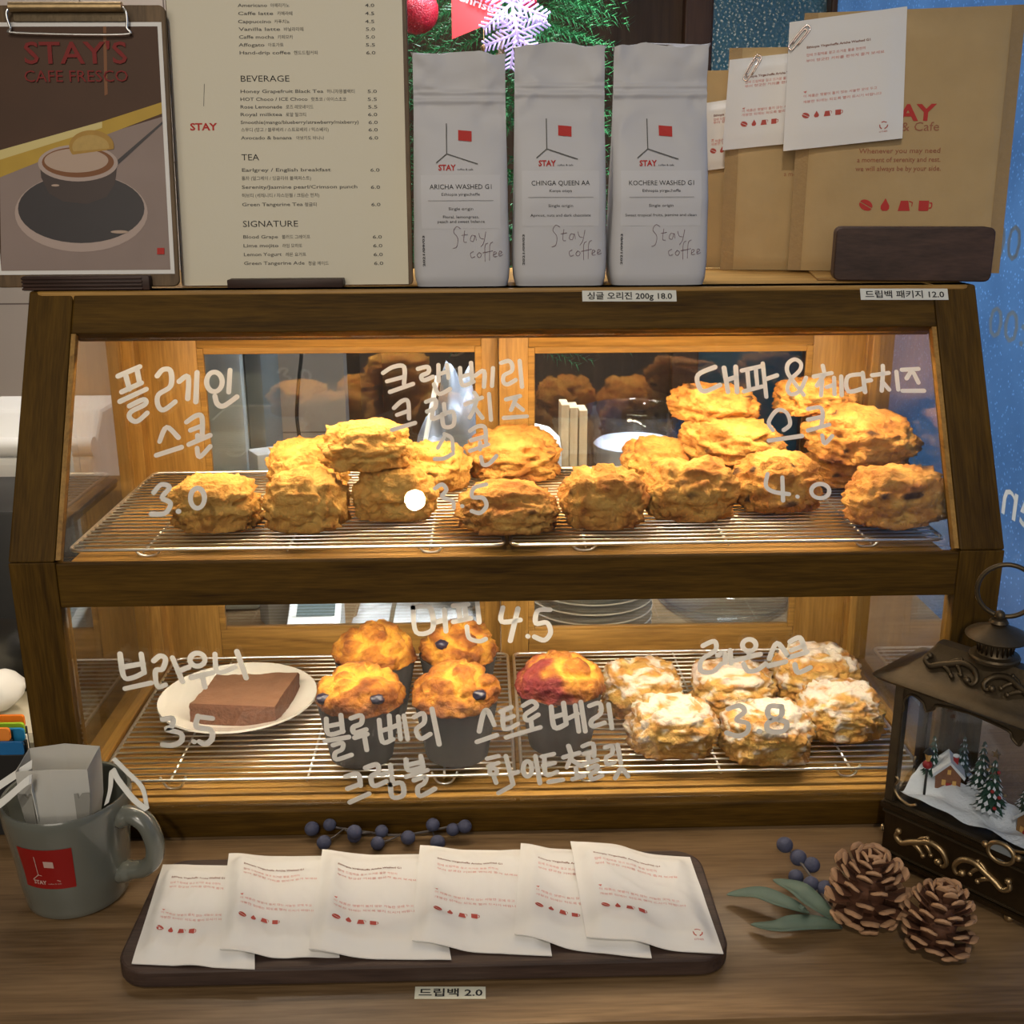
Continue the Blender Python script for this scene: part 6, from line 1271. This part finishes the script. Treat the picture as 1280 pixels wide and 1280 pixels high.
# grinder like pale appliance panels left behind, cable
mb = MB(); q0 = at_y(250, 500, .56); q1 = at_y(308, 500, .56); mb.rbox((q0.x-.01, .56, .0003), (q1.x-.004, .70, .46), .006); t = mb.build('water_dispenser', mat('pale_appliance', (.50, .55, .55, 1), .35), None, 40); tag(t, 'tall pale grey dispenser housing behind the left rear door', 'dispenser')
mb = MB(); mb.rbox((q1.x-.003, .575, .0003), (q1.x+.02, .70, .46), .004); t = mb.build('dispenser_rail', mat('dull_grey_panel', (.16, .18, .18, 1), .4), None, 40); tag(t, 'narrow dark grey panel beside the pale dispenser', 'panel')
mb = MB(); pts = [at_y(u, v, .775) for u, v in ((376, 405), (377, 440), (373, 480), (371, 520), (374, 555), (366, 600), (362, 640))]; pts.append(Vector((pts[-1].x, .775, .004))); pts.insert(0, Vector((pts[0].x, .79, .62))); mb.tube(smooth_path(pts, 5), .0028, 8); o = mb.build('power_cord', M_black, None, 180); tag(o, 'black cord hanging down the pale tiles behind the case', 'cord')
mb = MB(); q = at_y(340, 570, .50); mb.rbox((-.030, -.02, 0), (.030, .02, .24), .003); o = mb.build('grey_carton', mat('grey_carton_card', (.36, .36, .36, 1), .6), None, 40); o.location = (q.x, .52, .0003); o.rotation_euler = (0, 0, .5); tag(o, 'plain grey carton behind the left rear door', 'carton')
# ------------------------------------------------------------------ left of the case
t = thing('tissue_dispenser', 'white plastic dispenser left of the case under the clipboard', 'dispenser', (-.56, .5, 0)); q0 = at_y(-60, 540, .42); q1 = at_y(112, 540, .42)
mb = MB(); mb.prism([(.42, .0003), (.56, .0003), (.56, at_y(40, 505, .5).z), (.47, at_y(40, 505, .5).z), (.42, at_y(40, 575, .42).z)], lambda y, z, x: Vector((x, y, z)), q0.x, q1.x); mb.build('housing', M_white, t, bevel=.006)
mb = MB(); mb.tube([(q0.x, .425, at_y(40, 560, .42).z-.0), (q1.x+.002, .425, at_y(40, 560, .42).z)], .012, 16); mb.build('front_roller', M_white, t, 40)
t = thing('paper_roll', 'white paper roll seen through the left end glass', 'paper roll', (0, 0, 0)); q = at_y(146, 545, .60); t.location = (q.x+.004, .63, 0); XF[t.name] = Matrix.Translation(t.location)
mb = MB(); c = Vector((q.x+.004, .63, .0003)); mb.lathe([(.016, 0), (.05, 0), (.05, q.z+.006), (.047, q.z+.010), (.016, q.z+.010), (.016, 0)], 40, c, False, False); mb.build('roll', M_paper, t, 40)
mb = MB(); mb.lathe([(.0505, q.z-.030), (.054, q.z-.028), (.054, q.z-.018), (.0505, q.z-.016)], 40, c, False, False); mb.build('wooden_band', M_oakX, t, 40)
mb = MB(); mb.lathe([(.0505, q.z-.052), (.054, q.z-.050), (.054, q.z-.040), (.0505, q.z-.038)], 40, c, False, False); mb.build('wooden_band', M_oakX, t, 40)
bx_ = thing('plastic_bin', 'clear plastic bin with papers, left of the case behind the mug', 'bin', (-.50, .12, 0))
q1 = at_y(101, 790, .10).x-.004; q1 = min(q1, -HW-.004); zt = at_y(20, 790, .16).z; W0 = -.62
mb = MB()
for a_, b_ in (((W0, .06, .0003), (q1, .20, .003)), ((W0, .06, .003), (q1, .063, zt*.55)), ((W0, .197, .003), (q1, .20, zt)), ((q1-.003, .063, .003), (q1, .197, zt)), ((W0, .063, .003), (W0+.003, .197, zt))): mb.rbox(a_, b_, .0008)
mb.build('bin_shell', M_plastic, bx_)
t = MB(); t.rbox((W0+.006, .075, .0034), (q1-.006, .19, .06), .002); t = t.build('paper_stack', mat('cream_papers', (.62, .56, .42, 1), .8, var=.1, vscale=30), None, 40); tag(t, 'stack of cream papers inside the clear plastic bin', 'paper stack')
t = MB(); t.ball((W0+.10, .14, .085), .024, 3, (1.3, 1, .9), fn=lambda q: 1+.15*noise.noise(q*2)); t = t.build('crumpled_tissue', M_paper, None, 180); tag(t, 'crumpled white tissue on the papers in the clear bin', 'tissue')
gt = 'index cards behind the mug'
for i, (u0, u1, v, y, cl, nm) in enumerate(((18, 46, 895, .045, lin(232, 122, 20), 'orange'), (14, 46, 905, .036, lin(150, 190, 40), 'green'), (5, 40, 912, .027, lin(20, 120, 170), 'blue'), (-30, 12, 912, .018, lin(240, 140, 50), 'peach'), (-60, 42, 930, .010, lin(15, 100, 160), 'dark blue'))):
    a = at_y(u0, v, y); b = at_y(min(u1, 30 if y > .0 else u1), v, y); x1_ = min(b.x, -HW-.003); x0_ = min(a.x, x1_-.03)
    m_ = mat('card_'+nm.replace(' ', '_'), cl, .6); t = thing('index_card', nm+' tabbed index card standing between the mug and the case post', 'index card', ((x0_+x1_)/2, y, 0), 0, gt)
    mb = MB(); mb.rbox((x1_-.09, y, .0003), (x1_, y+.004, a.z-.012), .0006); s_ = mb.build('card_sheet', M_paper if i == 1 else M_black, t); mb = MB(); mb.prism(rrect(x0_, x1_-.001, a.z-.0125, a.z, .003, 4), lambda p, q, d: Vector((p, d, q)), y+.0005, y+.0035); mb.build('tab', m_, s_)
mb = MB(); mb.rbox((-.62, .068, .0), (-.60, .09, .01), .001)
mb = MB(); mb.rbox((-.62, .215, .0003), (-.437, .36, at_y(10, 612, .30).z), .004); t = mb.build('dark_backing', M_black, None, 40); tag(t, 'black block added as dark background left of the case, behind the plastic bin', 'box')  # added block that keeps the background left of the post dark
